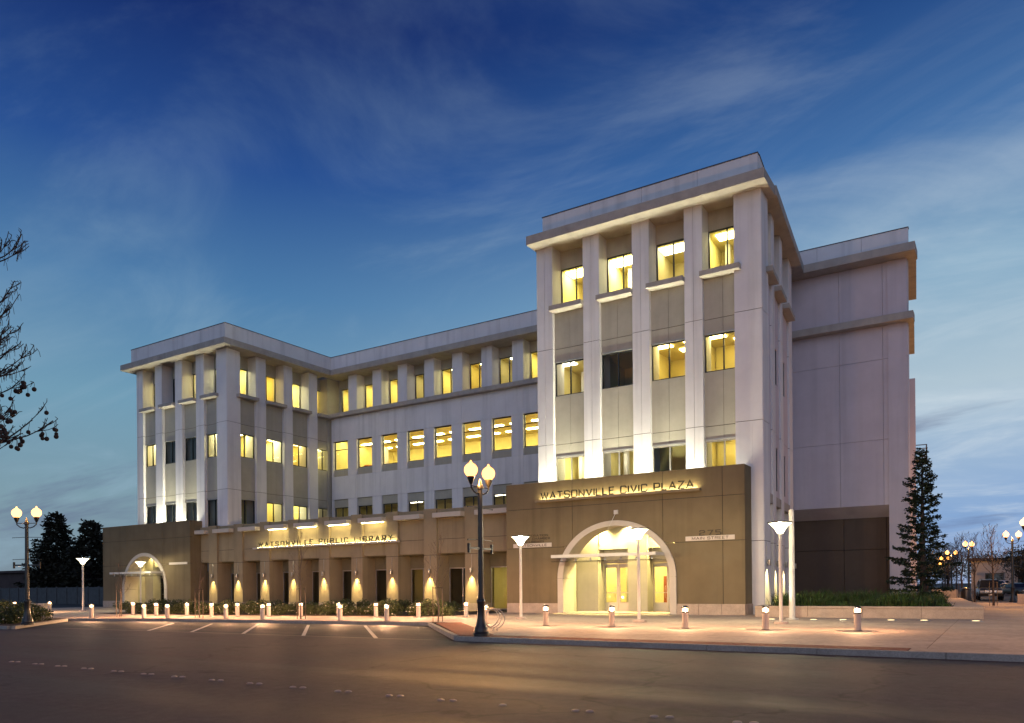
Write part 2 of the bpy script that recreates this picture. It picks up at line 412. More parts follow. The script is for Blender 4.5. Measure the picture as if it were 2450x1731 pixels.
# ================================================================ GROUND
def asphalt(name, base, lanes):
    m = mat(name, base, 0.72, 0.16, 0.35, 0.5, 140, spots=0.22, spec=0.35)
    t = m.node_tree; n = t.nodes; bs = n['Principled BSDF']
    geo = n.new('ShaderNodeNewGeometry'); sp = n.new('ShaderNodeSeparateXYZ'); t.links.new(geo.outputs['Position'], sp.inputs[0])
    src = bs.inputs['Base Color'].links[0].from_socket
    # worn wheel tracks and oil down the middle of each lane
    mp = n.new('ShaderNodeMapping'); mp.inputs['Scale'].default_value = (0.03, 0.85, 1); t.links.new(geo.outputs['Position'], mp.inputs[0])
    nz = n.new('ShaderNodeTexNoise'); nz.inputs['Scale'].default_value = 1.0; nz.inputs['Detail'].default_value = 5
    t.links.new(mp.outputs[0], nz.inputs['Vector'])
    mr = n.new('ShaderNodeMapRange'); t.links.new(nz.outputs[0], mr.inputs['Value'])
    mr.inputs['From Min'].default_value = 0.35; mr.inputs['From Max'].default_value = 0.65
    mr.inputs['To Min'].default_value = 1 - lanes; mr.inputs['To Max'].default_value = 1 + lanes
    mx = n.new('ShaderNodeMixRGB'); mx.blend_type = 'MULTIPLY'; mx.inputs[0].default_value = 1
    t.links.new(src, mx.inputs[1]); t.links.new(mr.outputs[0], mx.inputs[2]); t.links.new(mx.outputs[0], bs.inputs['Base Color'])
    # hairline cracks and old sealed seams
    vo = n.new('ShaderNodeTexVoronoi'); vo.feature = 'DISTANCE_TO_EDGE'; vo.inputs['Scale'].default_value = 0.16
    nd = n.new('ShaderNodeTexNoise'); nd.inputs['Scale'].default_value = 0.9; nd.inputs['Detail'].default_value = 6
    t.links.new(geo.outputs['Position'], nd.inputs['Vector'])
    vm = n.new('ShaderNodeVectorMath'); vm.operation = 'MULTIPLY_ADD'; vm.inputs[1].default_value = (2.2, 2.2, 0)
    t.links.new(nd.outputs['Color'], vm.inputs[0]); t.links.new(geo.outputs['Position'], vm.inputs[2]); t.links.new(vm.outputs[0], vo.inputs['Vector'])
    cr = n.new('ShaderNodeMapRange'); t.links.new(vo.outputs['Distance'], cr.inputs['Value'])
    cr.inputs['From Min'].default_value = 0.0; cr.inputs['From Max'].default_value = 0.012; cr.inputs['To Min'].default_value = 0.35; cr.inputs['To Max'].default_value = 1.0
    mc = n.new('ShaderNodeMixRGB'); mc.blend_type = 'MULTIPLY'; mc.inputs[0].default_value = 1
    t.links.new(mx.outputs[0], mc.inputs[1]); t.links.new(cr.outputs[0], mc.inputs[2])
    # coarse aggregate
    ag = n.new('ShaderNodeTexNoise'); ag.inputs['Scale'].default_value = 26; ag.inputs['Detail'].default_value = 5; ag.inputs['Roughness'].default_value = 0.8
    t.links.new(geo.outputs['Position'], ag.inputs['Vector'])
    am = n.new('ShaderNodeMapRange'); t.links.new(ag.outputs[0], am.inputs['Value'])
    am.inputs['From Min'].default_value = 0.3; am.inputs['From Max'].default_value = 0.7; am.inputs['To Min'].default_value = 0.62; am.inputs['To Max'].default_value = 1.42
    ma = n.new('ShaderNodeMixRGB'); ma.blend_type = 'MULTIPLY'; ma.inputs[0].default_value = 1
    t.links.new(mc.outputs[0], ma.inputs[1]); t.links.new(am.outputs[0], ma.inputs[2]); t.links.new(ma.outputs[0], bs.inputs['Base Color'])
    # polished tracks catch the lamps a little
    m2 = n.new('ShaderNodeMapRange'); t.links.new(nz.outputs[0], m2.inputs['Value'])
    m2.inputs['From Min'].default_value = 0.3; m2.inputs['From Max'].default_value = 0.7
    m2.inputs['To Min'].default_value = 0.58; m2.inputs['To Max'].default_value = 0.8
    t.links.new(m2.outputs[0], bs.inputs['Roughness'])
    return m
M['asphalt'] = asphalt('road_asphalt', (0.052, 0.042, 0.045), 0.36)
M['asphalt_dk'] = asphalt('parking_asphalt', (0.028, 0.027, 0.029), 0.12)
M['earth'] = mat('far_ground', (0.055, 0.048, 0.042), 0.95, 0.3, 0.05)

def sheet(name, poly, z, m, parent=None, kind='structure'):
    b = B(); b.add([(x, y, z) for x, y in poly], [tuple(range(len(poly)))])
    o = part(name, b, m, parent)
    if parent is None: tag(o, kind=kind)
    return o
ground = sheet('ground', [(-1500, -1500), (1500, -1500), (1500, 1500), (-1500, 1500)], -0.012, M['earth'])
road = sheet('road', [(-500, 3.2), (500, 3.2), (500, 17.3), (0.9, 17.3), (-13.0, 17.3), (-13.3, 17.6), (-500, 16.4)], -0.004, M['asphalt'])
PK = [(-13.1, 17.45), (-18.85, 23.62), (-33.6, 21.9), (-38.6, 20.3), (-33.2, 15.45), (-31.5, 16.5)]
parking = sheet('parking_area', PK, 0.0, M['asphalt_dk'])
side_street = sheet('side_street', [(-2.9, 66.0), (45, 62), (45, 400), (-26, 400)], 0.0, M['asphalt_dk'])

# white bay lines, slanting
for a, b_ in [((-26.44, 16.75), (-31.19, 20.97)), ((-24.1, 16.9), (-28.87, 21.24)), ((-21.41, 16.95), (-26.67, 21.9)),
              ((-18.58, 17.0), (-23.94, 22.19)), ((-15.6, 17.1), (-21.3, 22.7))]:
    a = Vector(a); c = Vector(b_); d = (c - a).normalized(); n = Vector((-d.y, d.x)) * 0.06
    sheet('bay_line', [tuple(a - n), tuple(c - n), tuple(c + n), tuple(a + n)], 0.005, M['line'], parking)
# long pale edge of the parking lane
sheet('edge_line', [(-31.6, 16.25), (-13.6, 17.15), (-13.6, 17.38), (-31.6, 16.48)], 0.005, mat('concrete_gutter', (0.17, 0.15, 0.145), 0.85, 0.2, 2), road)

# raised dots between the lanes
dot = B(); dot.lathe([(0.055, 0.0), (0.05, 0.012), (0.03, 0.02), (0.0, 0.023)], n=10)
dot_me = dot.mesh('raised_marker', mat('marker_ceramic', (0.34, 0.27, 0.23), 0.4, 0.25, 20))
k = 0
for i in range(22):
    x = -22.4 + i * 0.955 + random.uniform(-0.05, 0.05)
    y = 8.24 - 0.004 * i * (21 - i) * 0.3 + (0.02 * max(0, i - 17) ** 1.5)
    for dx in (-0.085, 0.085):
        if random.random() < 0.14 and i > 12: continue
        o = link('raised_marker', dot_me, road, (x + dx, y + dx * 0.25, -0.004))
        o.scale = (1, 0.9, 1)

# ---- pavements: a bed with separate slabs laid on it
def clip(poly, a, b, c):
    """keep a*x+b*y<=c"""
    out = []
    for i in range(len(poly)):
        p, q = poly[i], poly[(i + 1) % len(poly)]
        fp, fq = a * p[0] + b * p[1] - c, a * q[0] + b * q[1] - c
        if fp <= 0: out.append(p)
        if (fp < 0 < fq) or (fq < 0 < fp):
            t = fp / (fp - fq); out.append((p[0] + (q[0] - p[0]) * t, p[1] + (q[1] - p[1]) * t))
    return out
def area(p): return 0.5 * sum(p[i][0] * p[(i + 1) % len(p)][1] - p[(i + 1) % len(p)][0] * p[i][1] for i in range(len(p)))
def clip_convex(poly, win):
    for i in range(len(win)):
        (x0, y0), (x1, y1) = win[i], win[(i + 1) % len(win)]      # win counter-clockwise, inside on the left
        a, b = (y1 - y0), -(x1 - x0)
        poly = clip(poly, a, b, a * x0 + b * y0)
        if len(poly) < 3: return []
    return poly
plaza = None
def pave(name, regions, z, sx, sy, ox, oy, parent=None):
    b = B()
    for rg in regions: b.prism(rg, -0.3, z - 0.006)
    base = part(name, b, M['joint'], parent)
    if parent is None: tag(base, kind='structure')
    for rg in regions:
        x0 = min(p[0] for p in rg); x1 = max(p[0] for p in rg); y0 = min(p[1] for p in rg); y1 = max(p[1] for p in rg)
        i0 = math.floor((x0 - ox) / sx); i1 = math.ceil((x1 - ox) / sx); j0 = math.floor((y0 - oy) / sy); j1 = math.ceil((y1 - oy) / sy)
        for i in range(i0, i1):
            for j in range(j0, j1):
                g = 0.007
                c = [(ox + i * sx + g, oy + j * sy + g), (ox + (i + 1) * sx - g, oy + j * sy + g), (ox + (i + 1) * sx - g, oy + (j + 1) * sy - g), (ox + i * sx + g, oy + (j + 1) * sy - g)]
                c = clip_convex(c, rg)
                if len(c) < 3 or abs(area(c)) < 0.02: continue
                q = B(); q.prism(c, z - 0.03, z + random.uniform(-0.001, 0.001))
                part('paving_slab', q, M['slab'] if random.random() < 0.7 else M['slab2'], base)
    return base
ZP = 0.12
plaza = pave('plaza', [
    [(-13.45, 18.3), (0.6, 18.3), (0.6, 23.6), (-18.3, 23.6)],
    [(0.6, 17.42), (22, 17.42), (22, 23.6), (0.6, 23.6)],
    [(-18.3, 23.6), (22, 23.6), (22, 33.6), (-18.3, 33.6)],
    [(-22.3, 33.6), (-8.4, 33.6), (-8.4, 38.6), (-22.3, 38.6)],
    [(-0.7, 33.6), (22, 33.6), (22, 61.9), (-1.55, 61.9)]], ZP, 3.05, 3.05, -19.6, 17.4)
walk = pave('library_walk', [
    [(-33.9, 22.45), (-18.3, 24.25), (-18.3, 29.5), (-33.9, 26.3)],
    [(-45, 20.6), (-39.0, 20.6), (-33.9, 22.45), (-33.9, 26.3), (-45, 25.2)],
    [(-64.5, 28.9), (-45, 20.6), (-45, 25.2), (-52.2, 36.1), (-64.5, 36.1)],
    [(-22.3, 28.65), (-18.3, 29.5), (-18.3, 33.6), (-22.3, 33.6)]], ZP, 2.4, 2.4, -64.5, 17.4)
near = pave('near_pavement', [[(-60, -6), (60, -6), (60, 2.95), (-60, 2.95)]], ZP, 2.4, 2.4, -60, -6)

# ---- kerbs, stone by stone
def kerb(pts, w=0.16, z=ZP, step=2.6, drop=None):
    root = tag(link('kerb', None), kind='structure')
    for a, c in zip(pts, pts[1:]):
        a = Vector(a); c = Vector(c); L = (c - a).length; d = (c - a) / L; n = Vector((-d.y, d.x)) * w
        k = max(1, round(L / step))
        for i in range(k):
            p = a + d * (L * i / k + 0.006); q = a + d * (L * (i + 1) / k - 0.006)
            zz0 = zz1 = z + 0.003
            if drop and i >= k - drop: zz0 = z * (1 - (i - (k - drop)) / drop) + 0.006; zz1 = z * (1 - (i + 1 - (k - drop)) / drop) + 0.006
            b = B()
            P = [(p.x, p.y, -0.2), (q.x, q.y, -0.2), (q.x + n.x, q.y + n.y, -0.2), (p.x + n.x, p.y + n.y, -0.2),
                 (p.x + n.x * .1, p.y + n.y * .1, zz0), (q.x + n.x * .1, q.y + n.y * .1, zz1), (q.x + n.x, q.y + n.y, zz1), (p.x + n.x, p.y + n.y, zz0)]
            b.add(P, [(0, 1, 5, 4), (1, 2, 6, 5), (2, 3, 7, 6), (3, 0, 4, 7), (4, 5, 6, 7), (3, 2, 1, 0)])
            part('kerb_stone', b, M['kerb'], root)
    return root
kerb([(-12.9, 17.32), (-0.9, 17.32), (0.9, 17.38)])
kerb([(-18.9, 23.65), (-13.15, 17.62)], step=1.9)
kerb([(-39.2, 20.15), (-33.75, 21.95), (-18.95, 23.75)], step=2.4)
kerb([(-32.9, 15.05), (-39.0, 20.35)][::-1], step=2.0)
kerb([(-85, 14.4), (-33.0, 14.95)], step=2.6)
kerb([(60, 3.15), (-60, 3.15)], step=3.0)

# ---- red brick borders behind the kerb
def bricks(name, a, c, w, n0, parent):
    """a band of pavers between a and c, w wide to the left; one joined mesh"""
    a = Vector(a); c = Vector(c); L = (c - a).length; d = (c - a) / L; nn = Vector((-d.y, d.x))
    b = B(); rows = max(1, round(w / 0.105))
    for r in range(rows):
        s = -0.1 * (r % 2)
        while s < L:
            s0 = max(0, s) + 0.004; s1 = min(L, s + 0.205) - 0.004; s += 0.205
            if s1 - s0 < 0.03: continue
            y0 = r * w / rows + 0.004; y1 = (r + 1) * w / rows - 0.004
            q = [a + d * s0 + nn * y0, a + d * s1 + nn * y0, a + d * s1 + nn * y1, a + d * s0 + nn * y1]
            b.prism([(p.x, p.y) for p in q], ZP - 0.03, ZP + random.uniform(0.001, 0.005))
    o = part(name, b, M['brick'], parent); o['kind'] = 'stuff'
    return o
bed = B(); bed.prism([(-12.75, 17.49), (0.6, 17.49), (0.6, 18.3), (-13.45, 18.3)], -0.2, ZP - 0.006)
bed_o = tag(part('brick_border', bed, M['joint']), kind='structure')
bricks('brick_paving', (-12.75, 17.5), (-1.6, 17.5), 0.78, 0, bed_o)
q = B(); q.prism([(-1.58, 17.5), (0.6, 17.5), (0.6, 18.28), (-1.58, 18.28)], ZP - 0.03, ZP)
part('paving_slab', q, M['slab'], bed_o)
bed2 = B(); bed2.prism([(-13.42, 18.3), (-12.95, 17.5), (-12.8, 17.5), (-12.8, 18.2), (-17.7, 23.6), (-18.3, 23.6)], -0.2, ZP + 0.0)
bed2_o = tag(part('brick_border', bed2, M['joint']), kind='structure')
b2 = bricks('brick_paving', (-12.9, 17.62), (-18.42, 23.6), -0.95, 0, bed2_o)
b2.location.z += 0.006

# ---- planting beds: soil raised behind kerb height
def soil(poly, z=0.1): return tag(part('planting_bed', B().prism(poly, -0.25, z), M['soil']), kind='structure')
soil([(-85, 14.57), (-33.1, 15.12), (-33.4, 15.45), (-39.1, 20.55), (-45, 20.55), (-64.5, 28.85), (-85, 40)], 0.11)
soil([(-33.9, 26.35), (-22.35, 28.7), (-22.35, 37.4), (-51.6, 37.4), (-45, 25.3)], 0.11)
# ================================================================ THE BUILDING
bld = thing('civic_building', 'four storey civic building with pale piers, brown arched entrance blocks and lit yellow windows', 'building', (-34, 42, 0))
def bp_(name, b, m, parent=None): return part(name, b, m, parent or bld)

Z2, Z3 = 9.02, 14.10                    # floor joints
EA0, EA1, TOP = 19.55, 20.0, 21.2       # eave fascia, top of parapet

def grooved(fr, u0, u1, v0, v1, z0, z1, zs, vert=False):
    """a pier or panel cast in lifts: recessed joints at zs, optional upright joint"""
    b = B(); g = 0.013
    b.box(fr, u0 + 0.02, u1 - 0.02, v0, v1 - 0.025, z0, z1, 1)
    cuts = [z0] + [z for z in zs if z0 < z < z1] + [z1]
    us = [u0, (u0 + u1) / 2, u1] if vert else [u0, u1]
    for a, c in zip(cuts, cuts[1:]):
        za = a + (g if a != z0 else -0.001); zc = c - (g if c != z1 else -0.001)
        for ua, uc in zip(us, us[1:]):
            b.box(fr, ua + (g * 0.6 if ua != u0 else 0), uc - (g * 0.6 if uc != u1 else 0), v0 - 0.001, v1, za, zc, 0)
    return b
def window(fr, u0, u1, z0, z1, v, fm='frame', transom=None, mull=True, gl='glass'):
    t = 0.055; d = 0.09; b = B()
    b.box(fr, u0, u0 + t, v - d, v, z0, z1); b.box(fr, u1 - t, u1, v - d, v, z0, z1)
    b.box(fr, u0 + t, u1 - t, v - d, v, z1 - t, z1); b.box(fr, u0 + t, u1 - t, v - d, v, z0, z0 + t)
    um = (u0 + u1) / 2
    if mull: b.box(fr, um - t / 2, um + t / 2, v - d, v + 0.004, z0 + t, z1 - t)
    if transom: b.box(fr, u0 + t, u1 - t, v - d, v + 0.002, transom - t / 2, transom + t / 2)
    w = bp_('window', b, M[fm])
    us = [(u0 + t, um - t / 2), (um + t / 2, u1 - t)] if mull else [(u0 + t, u1 - t)]
    zs = [(z0 + t, transom - t / 2), (transom + t / 2, z1 - t)] if transom else [(z0 + t, z1 - t)]
    for a, c in us:
        for za, zc in zs:
            p = B(); p.add([fr.p(a, v - d / 2, za), fr.p(c, v - d / 2, za), fr.p(c, v - d / 2, zc), fr.p(a, v - d / 2, zc)], [(0, 1, 2, 3)])
            part('pane', p, M[gl], w)
    return w
def room(fr, u0, u1, v, z0, z1, depth, lit, lights=((0.5, 0.45),), lw=0.62, ll=1.15, wall='room', extra=None, open_right=False):
    """a real room behind the glass: open towards the window, ceiling panels that light it"""
    b = B(); w = v - depth; lamp = random.choice(('lamp_panel', 'lamp_panel', 'lamp_panel_b', 'lamp_panel_c'))
    P = lambda u, vv, z: fr.p(u, vv, z)
    b.add([P(u0, w, z0), P(u1, w, z0), P(u1, w, z1), P(u0, w, z1)], [(0, 1, 2, 3)], 0)
    b.add([P(u0, v, z0), P(u0, w, z0), P(u0, w, z1), P(u0, v, z1)], [(0, 1, 2, 3)], 0)
    if not open_right: b.add([P(u1, w, z0), P(u1, v, z0), P(u1, v, z1), P(u1, w, z1)], [(0, 1, 2, 3)], 0)
    b.add([P(u0, v, z1), P(u0, w, z1), P(u1, w, z1), P(u1, v, z1)], [(0, 1, 2, 3)], 0)
    b.add([P(u0, w, z0), P(u0, v, z0), P(u1, v, z0), P(u1, w, z0)], [(0, 1, 2, 3)], 1)
    r = bp_('room', b, [M[wall], M['room_floor']])
    if lit:
        for fu, fv in lights:
            uc = u0 + (u1 - u0) * fu; vc = v - depth * fv
            q = B(); q.box(fr, uc - ll / 2, uc + ll / 2, vc - lw / 2, vc + lw / 2, z1 - 0.06, z1 - 0.01)
            part('ceiling_light', q, M[{1: lamp, 2: 'lamp_dim', 3: 'lamp_faint'}[lit]], r)
    if lit and not extra and z0 > 6.0 and random.random() < 0.75:
        q = random.random(); W_ = u1 - u0; extra = []
        if q < 0.35: extra.append((u0 + W_ * 0.55, u0 + W_ * 0.8, w + 0.02, w + 0.4, z0, z0 + random.uniform(1.0, 1.8), random.choice(('redwood_panel', 'room_floor', 'tan'))))
        if 0.25 < q < 0.7: extra.append((u0 + W_ * 0.18, u0 + W_ * 0.26, w + 0.6, w + 0.9, z0, z1 - 0.02, 'white'))
        if q > 0.6: extra.append((u0 + W_ * 0.2, u0 + W_ * 0.62, w + 0.9, w + 1.5, z0, z0 + 0.85, 'room_floor'))
    if extra:
        for (a, c, va, vc, za, zc, mm) in extra:
            q = B(); q.box(fr, a, c, va, vc, za, zc); part('furniture', q, M[mm], r)
    return r
def eave(fr, u0, u1, over, e0, e1, name='eave', back=-1.0, par=0.0):
    """projecting slab and the parapet standing on it; e0/e1 run-on past the ends"""
    b = B(); b.box(fr, u0 - e0, u1 + e1, back, over, EA0, EA1)
    # drip groove line under the outer edge
    bp_(name, b, M['eave'])
def parapet(fr, u0, u1, v, n):
    L = (u1 - u0) / n
    for i in range(n):
        b = B(); b.box(fr, u0 + i * L + 0.008, u0 + (i + 1) * L - 0.008, v - 0.25, v, EA1, TOP)
        bp_('parapet_panel', b, M['white'])
    b = B(); b.box(fr, u0 - 0.02, u1 + 0.02, v - 0.29, v + 0.03, TOP, TOP + 0.045)
    bp_('coping', b, M['coping'])

def pier_facade(fr, piers, bays, lits, vert, zbot, zlast=None, roomz=True, hasrow2=True, corner=None, skip=()):
    """pale piers with taupe infill, windows in three storeys and a ledge under the top row"""
    for i, (a, c) in enumerate(piers):
        bp_('pier', grooved(fr, a, c, -1.25, 0.0, zlast if zlast is not None and i == len(piers) - 1 else zbot, EA0, [3.5, Z2, Z3], vert), [M['white'], M['joint']])
    for i, (a, c) in enumerate(bays):
        L = lits[i]          # (row2,row3,row4) 0 dark 1 lit 2 dim
        # infill panels
        for (za, zc, js) in ((8.42, 11.6, [Z2]), (13.44, 16.02, [Z3])):
            bp_('spandrel_panel', grooved(fr, a, c, -0.42, -0.22, za, zc, js, vert), [M['tan'], M['joint']])
        bp_('spandrel_panel', B().box(fr, a, c, -0.42, -0.22, zbot, 6.02), M['tan'])
        bp_('head_panel', B().box(fr, a, c, -1.2, -0.95, 18.62, EA0), M['tan'])
        bp_('head_panel', B().box(fr, a, c, -1.2, -0.95, 16.28, 16.62), M['tan'])
        bp_('ledge', B().box(fr, a - 0.04, c + 0.04 if not vert else c + 0.02, -0.96, 0.34, 16.04, 16.28), M['eave'])
        for (za, zc) in ((8.34, 8.42), (13.38, 13.44)):
            bp_('flashing', B().box(fr, a, c, -0.40, -0.19, za, zc), M['frame_lt'])
        w2 = 'frame' if not vert else 'frame_lt'
        window(fr, a, c, 6.02, 8.34, -0.28, w2); window(fr, a, c, 11.6, 13.38, -0.28, 'frame'); window(fr, a, c, 16.62, 18.62, -1.0, 'frame')
        if i in skip: continue
        if corner and i == len(bays) - 1:            # a room that turns the corner and serves both sides
            ur, ur4, dp, dp4 = corner
            room(fr, a - 0.4, ur, -0.42, 6.04, 8.9, dp, L[0], ((0.5, 0.6),), open_right=True)
            room(fr, a - 0.4, ur, -0.44, 11.0, 13.6, dp, L[1], ((0.22, 0.3), (0.62, 0.65)), 0.5, 0.95, open_right=True)
            room(fr, a - 0.4, ur4, -1.22, 16.3, 18.95, dp4, L[2], ((0.40, 0.42),), 0.7, 1.3, open_right=dp4 < 3)
            continue
        pad = 0.4
        room(fr, a - pad, c + pad, -0.42, 6.02, 8.9, 3.2, L[0], ((0.5, 0.5),))
        room(fr, a - pad, c + pad, -0.44, 11.0, 13.6, 3.6, L[1], ((0.22, 0.25), (0.62, 0.55), (0.85, 0.2)), 0.5, 0.95)
        room(fr, a - pad, c + pad, -1.22, 16.3, 18.95, 3.2, L[2], ((0.40, 0.42),), 0.9, 1.9)

# ---------------------------------------------------------------- tower
FT = Frame(-20.9, 35.77, 0)
TP = [(0, 0.95), (2.77, 3.69), (5.51, 6.41), (8.21, 9.09), (10.91, 11.84)]
TB = [(0.95, 2.77), (3.69, 5.51), (6.41, 8.21), (9.09, 10.91)]
pier_facade(FT, TP, TB, [(1, 2, 1), (2, 0, 1), (0, 1, 2), (1, 1, 1)], True, 5.2, 0.1, corner=(11.55, 11.28, 2.75, 3.2))
FS = Frame(-9.03, 35.77, 94.9)                       # flank, running back from the corner
SP = [(0.05, 0.9), (2.72, 3.62), (5.44, 6.34), (8.6, 9.9)]
SB = [(0.9, 2.72), (3.62, 5.44), (6.34, 8.6)]
for i, (a, c) in enumerate(SP):
    bp_('pier', grooved(FS, a, c, -1.25, 0.0, 0.1, EA0, [3.5, Z2, Z3]), [M['white'], M['joint']])
for (a, c), L in zip(SB, [(1, 1, 0), (0, 0, 0), (0, 1, 0)]):
    for (za, zc, js) in ((8.42, 11.6, [Z2]), (13.44, 16.02, [Z3]), (5.85, 6.2, [])):
        bp_('spandrel_panel', grooved(FS, a, c, -0.45, -0.10, za, zc, js), [M['lilac'], M['joint']])
    bp_('head_panel', B().box(FS, a, c, -1.2, -0.95, 16.28, EA0), M['tan'])
    bp_('ledge', B().box(FS, a - 0.04, c + 0.04, -0.96, 0.34, 16.04, 16.28), M['eave'])
    for (za, zc, l) in ((6.2, 8.42, L[0]), (11.6, 13.44, L[1])):
        window(FS, a + 0.0, a + 1.25, za, zc, -0.14, 'frame')
        bp_('spandrel_panel', B().box(FS, a + 1.25, c, -0.46, -0.105, za, zc), M['lilac'])
        if a > 1: room(FS, a - 0.3, c + 0.3, -0.2, za - 0.3, zc + 0.3, 2.6, l)
    # ground storey under the overhang: deeper back wall
    bp_('soffit', B().box(FS, a, c, -1.2, -0.02, 5.4, 5.85), M['eave'])
    bp_('wall_panel', grooved(FS, a, c, -1.2, -0.9, 0.1, 5.4, [3.5]), [M['tan'], M['joint']])
FSL = 12.1
bp_('wall_panel', B().box(FS, 9.9, FSL, -1.2, -0.5, 5.9, EA0), M['lilac'])
bp_('wall_panel', B().box(FS, 9.9, FSL, -1.2, -0.9, 0.1, 5.9), M['tan'])
# tower eave: front slab, flank slab
bp_('eave', B().box(FT, -0.12, 12.22, -1.0, 0.87, EA0, EA1), M['eave'])
bp_('eave', B().box(FS, 1.0, 11.2, -1.0, 0.52, EA0 + 0.003, EA1 + 0.003), M['eave'])
parapet(FT, 0.38, 11.72, -0.02, 4)
parapet(FS, 0.3, 12.0, -0.12, 4)
# flat roofs
def roof(poly, z): bp_('roof', B().prism(poly, z - 0.3, z), M['kerb'])
roof([(-20.6, 36.8), (-10.2, 36.8), (-11.1, 47.6), (-20.6, 47.6)], EA1 - 0.02)
bp_('wall_panel', B().xyz(-20.88, -20.6, 37.03, 60, 0.1, EA1 + 1.0), M['white'])     # hidden flank to the library wing

# ---------------------------------------------------------------- end wing (blind wall)
FB = Frame(-12.2, 47.9, 0)
bl = [(0.0, 4.46), (4.46, 6.74), (6.74, 8.0)]
for a, c in bl:
    for za, zc in ((5.9, 9.6), (9.6, 14.12), (14.12, 16.0), (16.4, EA0)):
        bp_('wall_panel', B().box(FB, a + 0.008, c - 0.008, -0.3, 0.0, za + 0.008, zc - 0.008), M['lilac'])
    for za, zc in ((0.1, 3.46), (3.46, 5.3)):
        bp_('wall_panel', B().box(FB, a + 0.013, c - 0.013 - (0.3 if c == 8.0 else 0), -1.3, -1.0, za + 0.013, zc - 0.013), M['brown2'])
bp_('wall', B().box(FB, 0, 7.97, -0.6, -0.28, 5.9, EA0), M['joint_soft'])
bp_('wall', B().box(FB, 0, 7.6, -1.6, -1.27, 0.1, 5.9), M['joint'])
so = B()                                                # sloping soffit
so.add([FB.p(1.2, 0.0, 5.9), FB.p(8.0, 0.0, 5.9), FB.p(7.7, -1.0, 5.3), FB.p(1.2, -1.0, 5.3), FB.p(1.2, 0, 6.1), FB.p(8, 0, 6.1)],
       [(1, 0, 3, 2)])
bp_('soffit', so, M['lilac'])
bp_('ledge', B().box(FB, 1.0, 8.33, -0.3, 0.6, 16.0, 16.4), M['eave'])
bp_('eave', B().box(FB, 1.0, 8.47, -0.6, 0.98, EA0 + 0.005, EA1 + 0.005), M['eave'])
parapet(FB, 0.9, 8.07, 0.02, 3)
FE = Frame(-4.2, 47.9, 94.6)                           # its outer flank
bp_('wall_panel', B().box(FE, 0.02, 8.0, -1.0, -0.02, 0.1, EA0), M['lilac'])
bp_('pier', B().box(FE, 0.35, 0.8, -0.1, 0.06, 0.1, EA0), M['white'])
bp_('pier', B().box(FE, 5.9, 7.4, -0.1, 0.35, 0.1, 14.2), M['lilac'])
bp_('ledge', B().box(FE, -0.2, 7.0, -0.1, 0.33, 16.004, 16.396), M['eave'])
bp_('eave', B().box(FE, -0.2, 7.4, -0.1, 0.46, EA0 + 0.012, EA1 - 0.004), M['eave'])
parapet(FE, 0.05, 8.0, -0.05, 2)
roof([(-12, 48.2), (-4.5, 48.2), (-5.1, 56), (-12, 56)], EA1 - 0.03)
# steel escape landing on the flank: rails, deck, ladder
cg = B()
for z in (9.5, 9.75, 10.05, 10.28):
    for u in (7.6, 9.1):
        cg.box(FE, u, u + 0.06, -0.1, 0.98, z, z + 0.05)
    cg.box(FE, 7.66, 9.1, 0.92, 0.98, z, z + 0.05)
for u in (7.6, 9.1): cg.box(FE, u, u + 0.06, 0.92, 0.99, 9.4, 10.33)
cg.box(FE, 7.6, 9.16, -0.1, 1.0, 9.34, 9.45)
bp_('escape_landing', cg, M['coping'])

# ---------------------------------------------------------------- corner pavilion
FP = Frame(-60.17, 37.28, 0)
PP = [(0, 0.85), (2.55, 3.46), (5.17, 6.06), (7.81, 8.78), (10.5, 11.46)]
PB = [(0.85, 2.55), (3.46, 5.17), (6.06, 7.81), (8.78, 10.5)]
pier_facade(FP, PP, PB, [(0, 1, 1), (0, 0, 0), (0, 0, 1), (0, 1, 1)], False, 5.2, corner=(11.04, 10.26, 2.72, 1.92))
FQ = Frame(-48.67, 37.28, 90)
QP = [(0.03, 0.9), (2.69, 3.64), (5.45, 6.35), (8.11, 9.06)]
QB = [(0.9, 2.69), (3.64, 5.45), (6.35, 8.11), (9.06, 10.65)]
pier_facade(FQ, QP, QB, [(0, 1, 1), (1, 1, 1), (1, 1, 1), (2, 1, 1)], False, 5.5, skip=(0,))
bp_('pier', B().box(FQ, 10.32, 11.9, -1.25, -0.12, 5.5, EA0), M['tan'])
bp_('eave', B().box(FP, -0.87, 12.37, -1.0, 0.87, EA0, EA1), M['eave'])
bp_('eave', B().box(FQ, 1.001, 9.75, -1.0, 0.87, EA0 + 0.003, EA1 + 0.003), M['eave'])
parapet(FP, -0.0, 11.95, 0.45, 4)
parapet(FQ, -0.2, 10.2, 0.45, 4)
roof([(-59.9, 38.4), (-49.8, 38.4), (-49.8, 50), (-59.9, 50)], EA1 - 0.02)
bp_('wall_panel', B().xyz(-60.16, -59.9, 38.5, 50, 0.1, EA1), M['white'])

# ---------------------------------------------------------------- library wing between them
FM = Frame(-48.67, 47.93, 0)
LM = 27.75; mod = 2.745
wins = [(0.19 + mod * i, 1.92 + mod * i) for i in range(10)]
edges = [0.0] + [x for w in wins for x in w] + [LM]
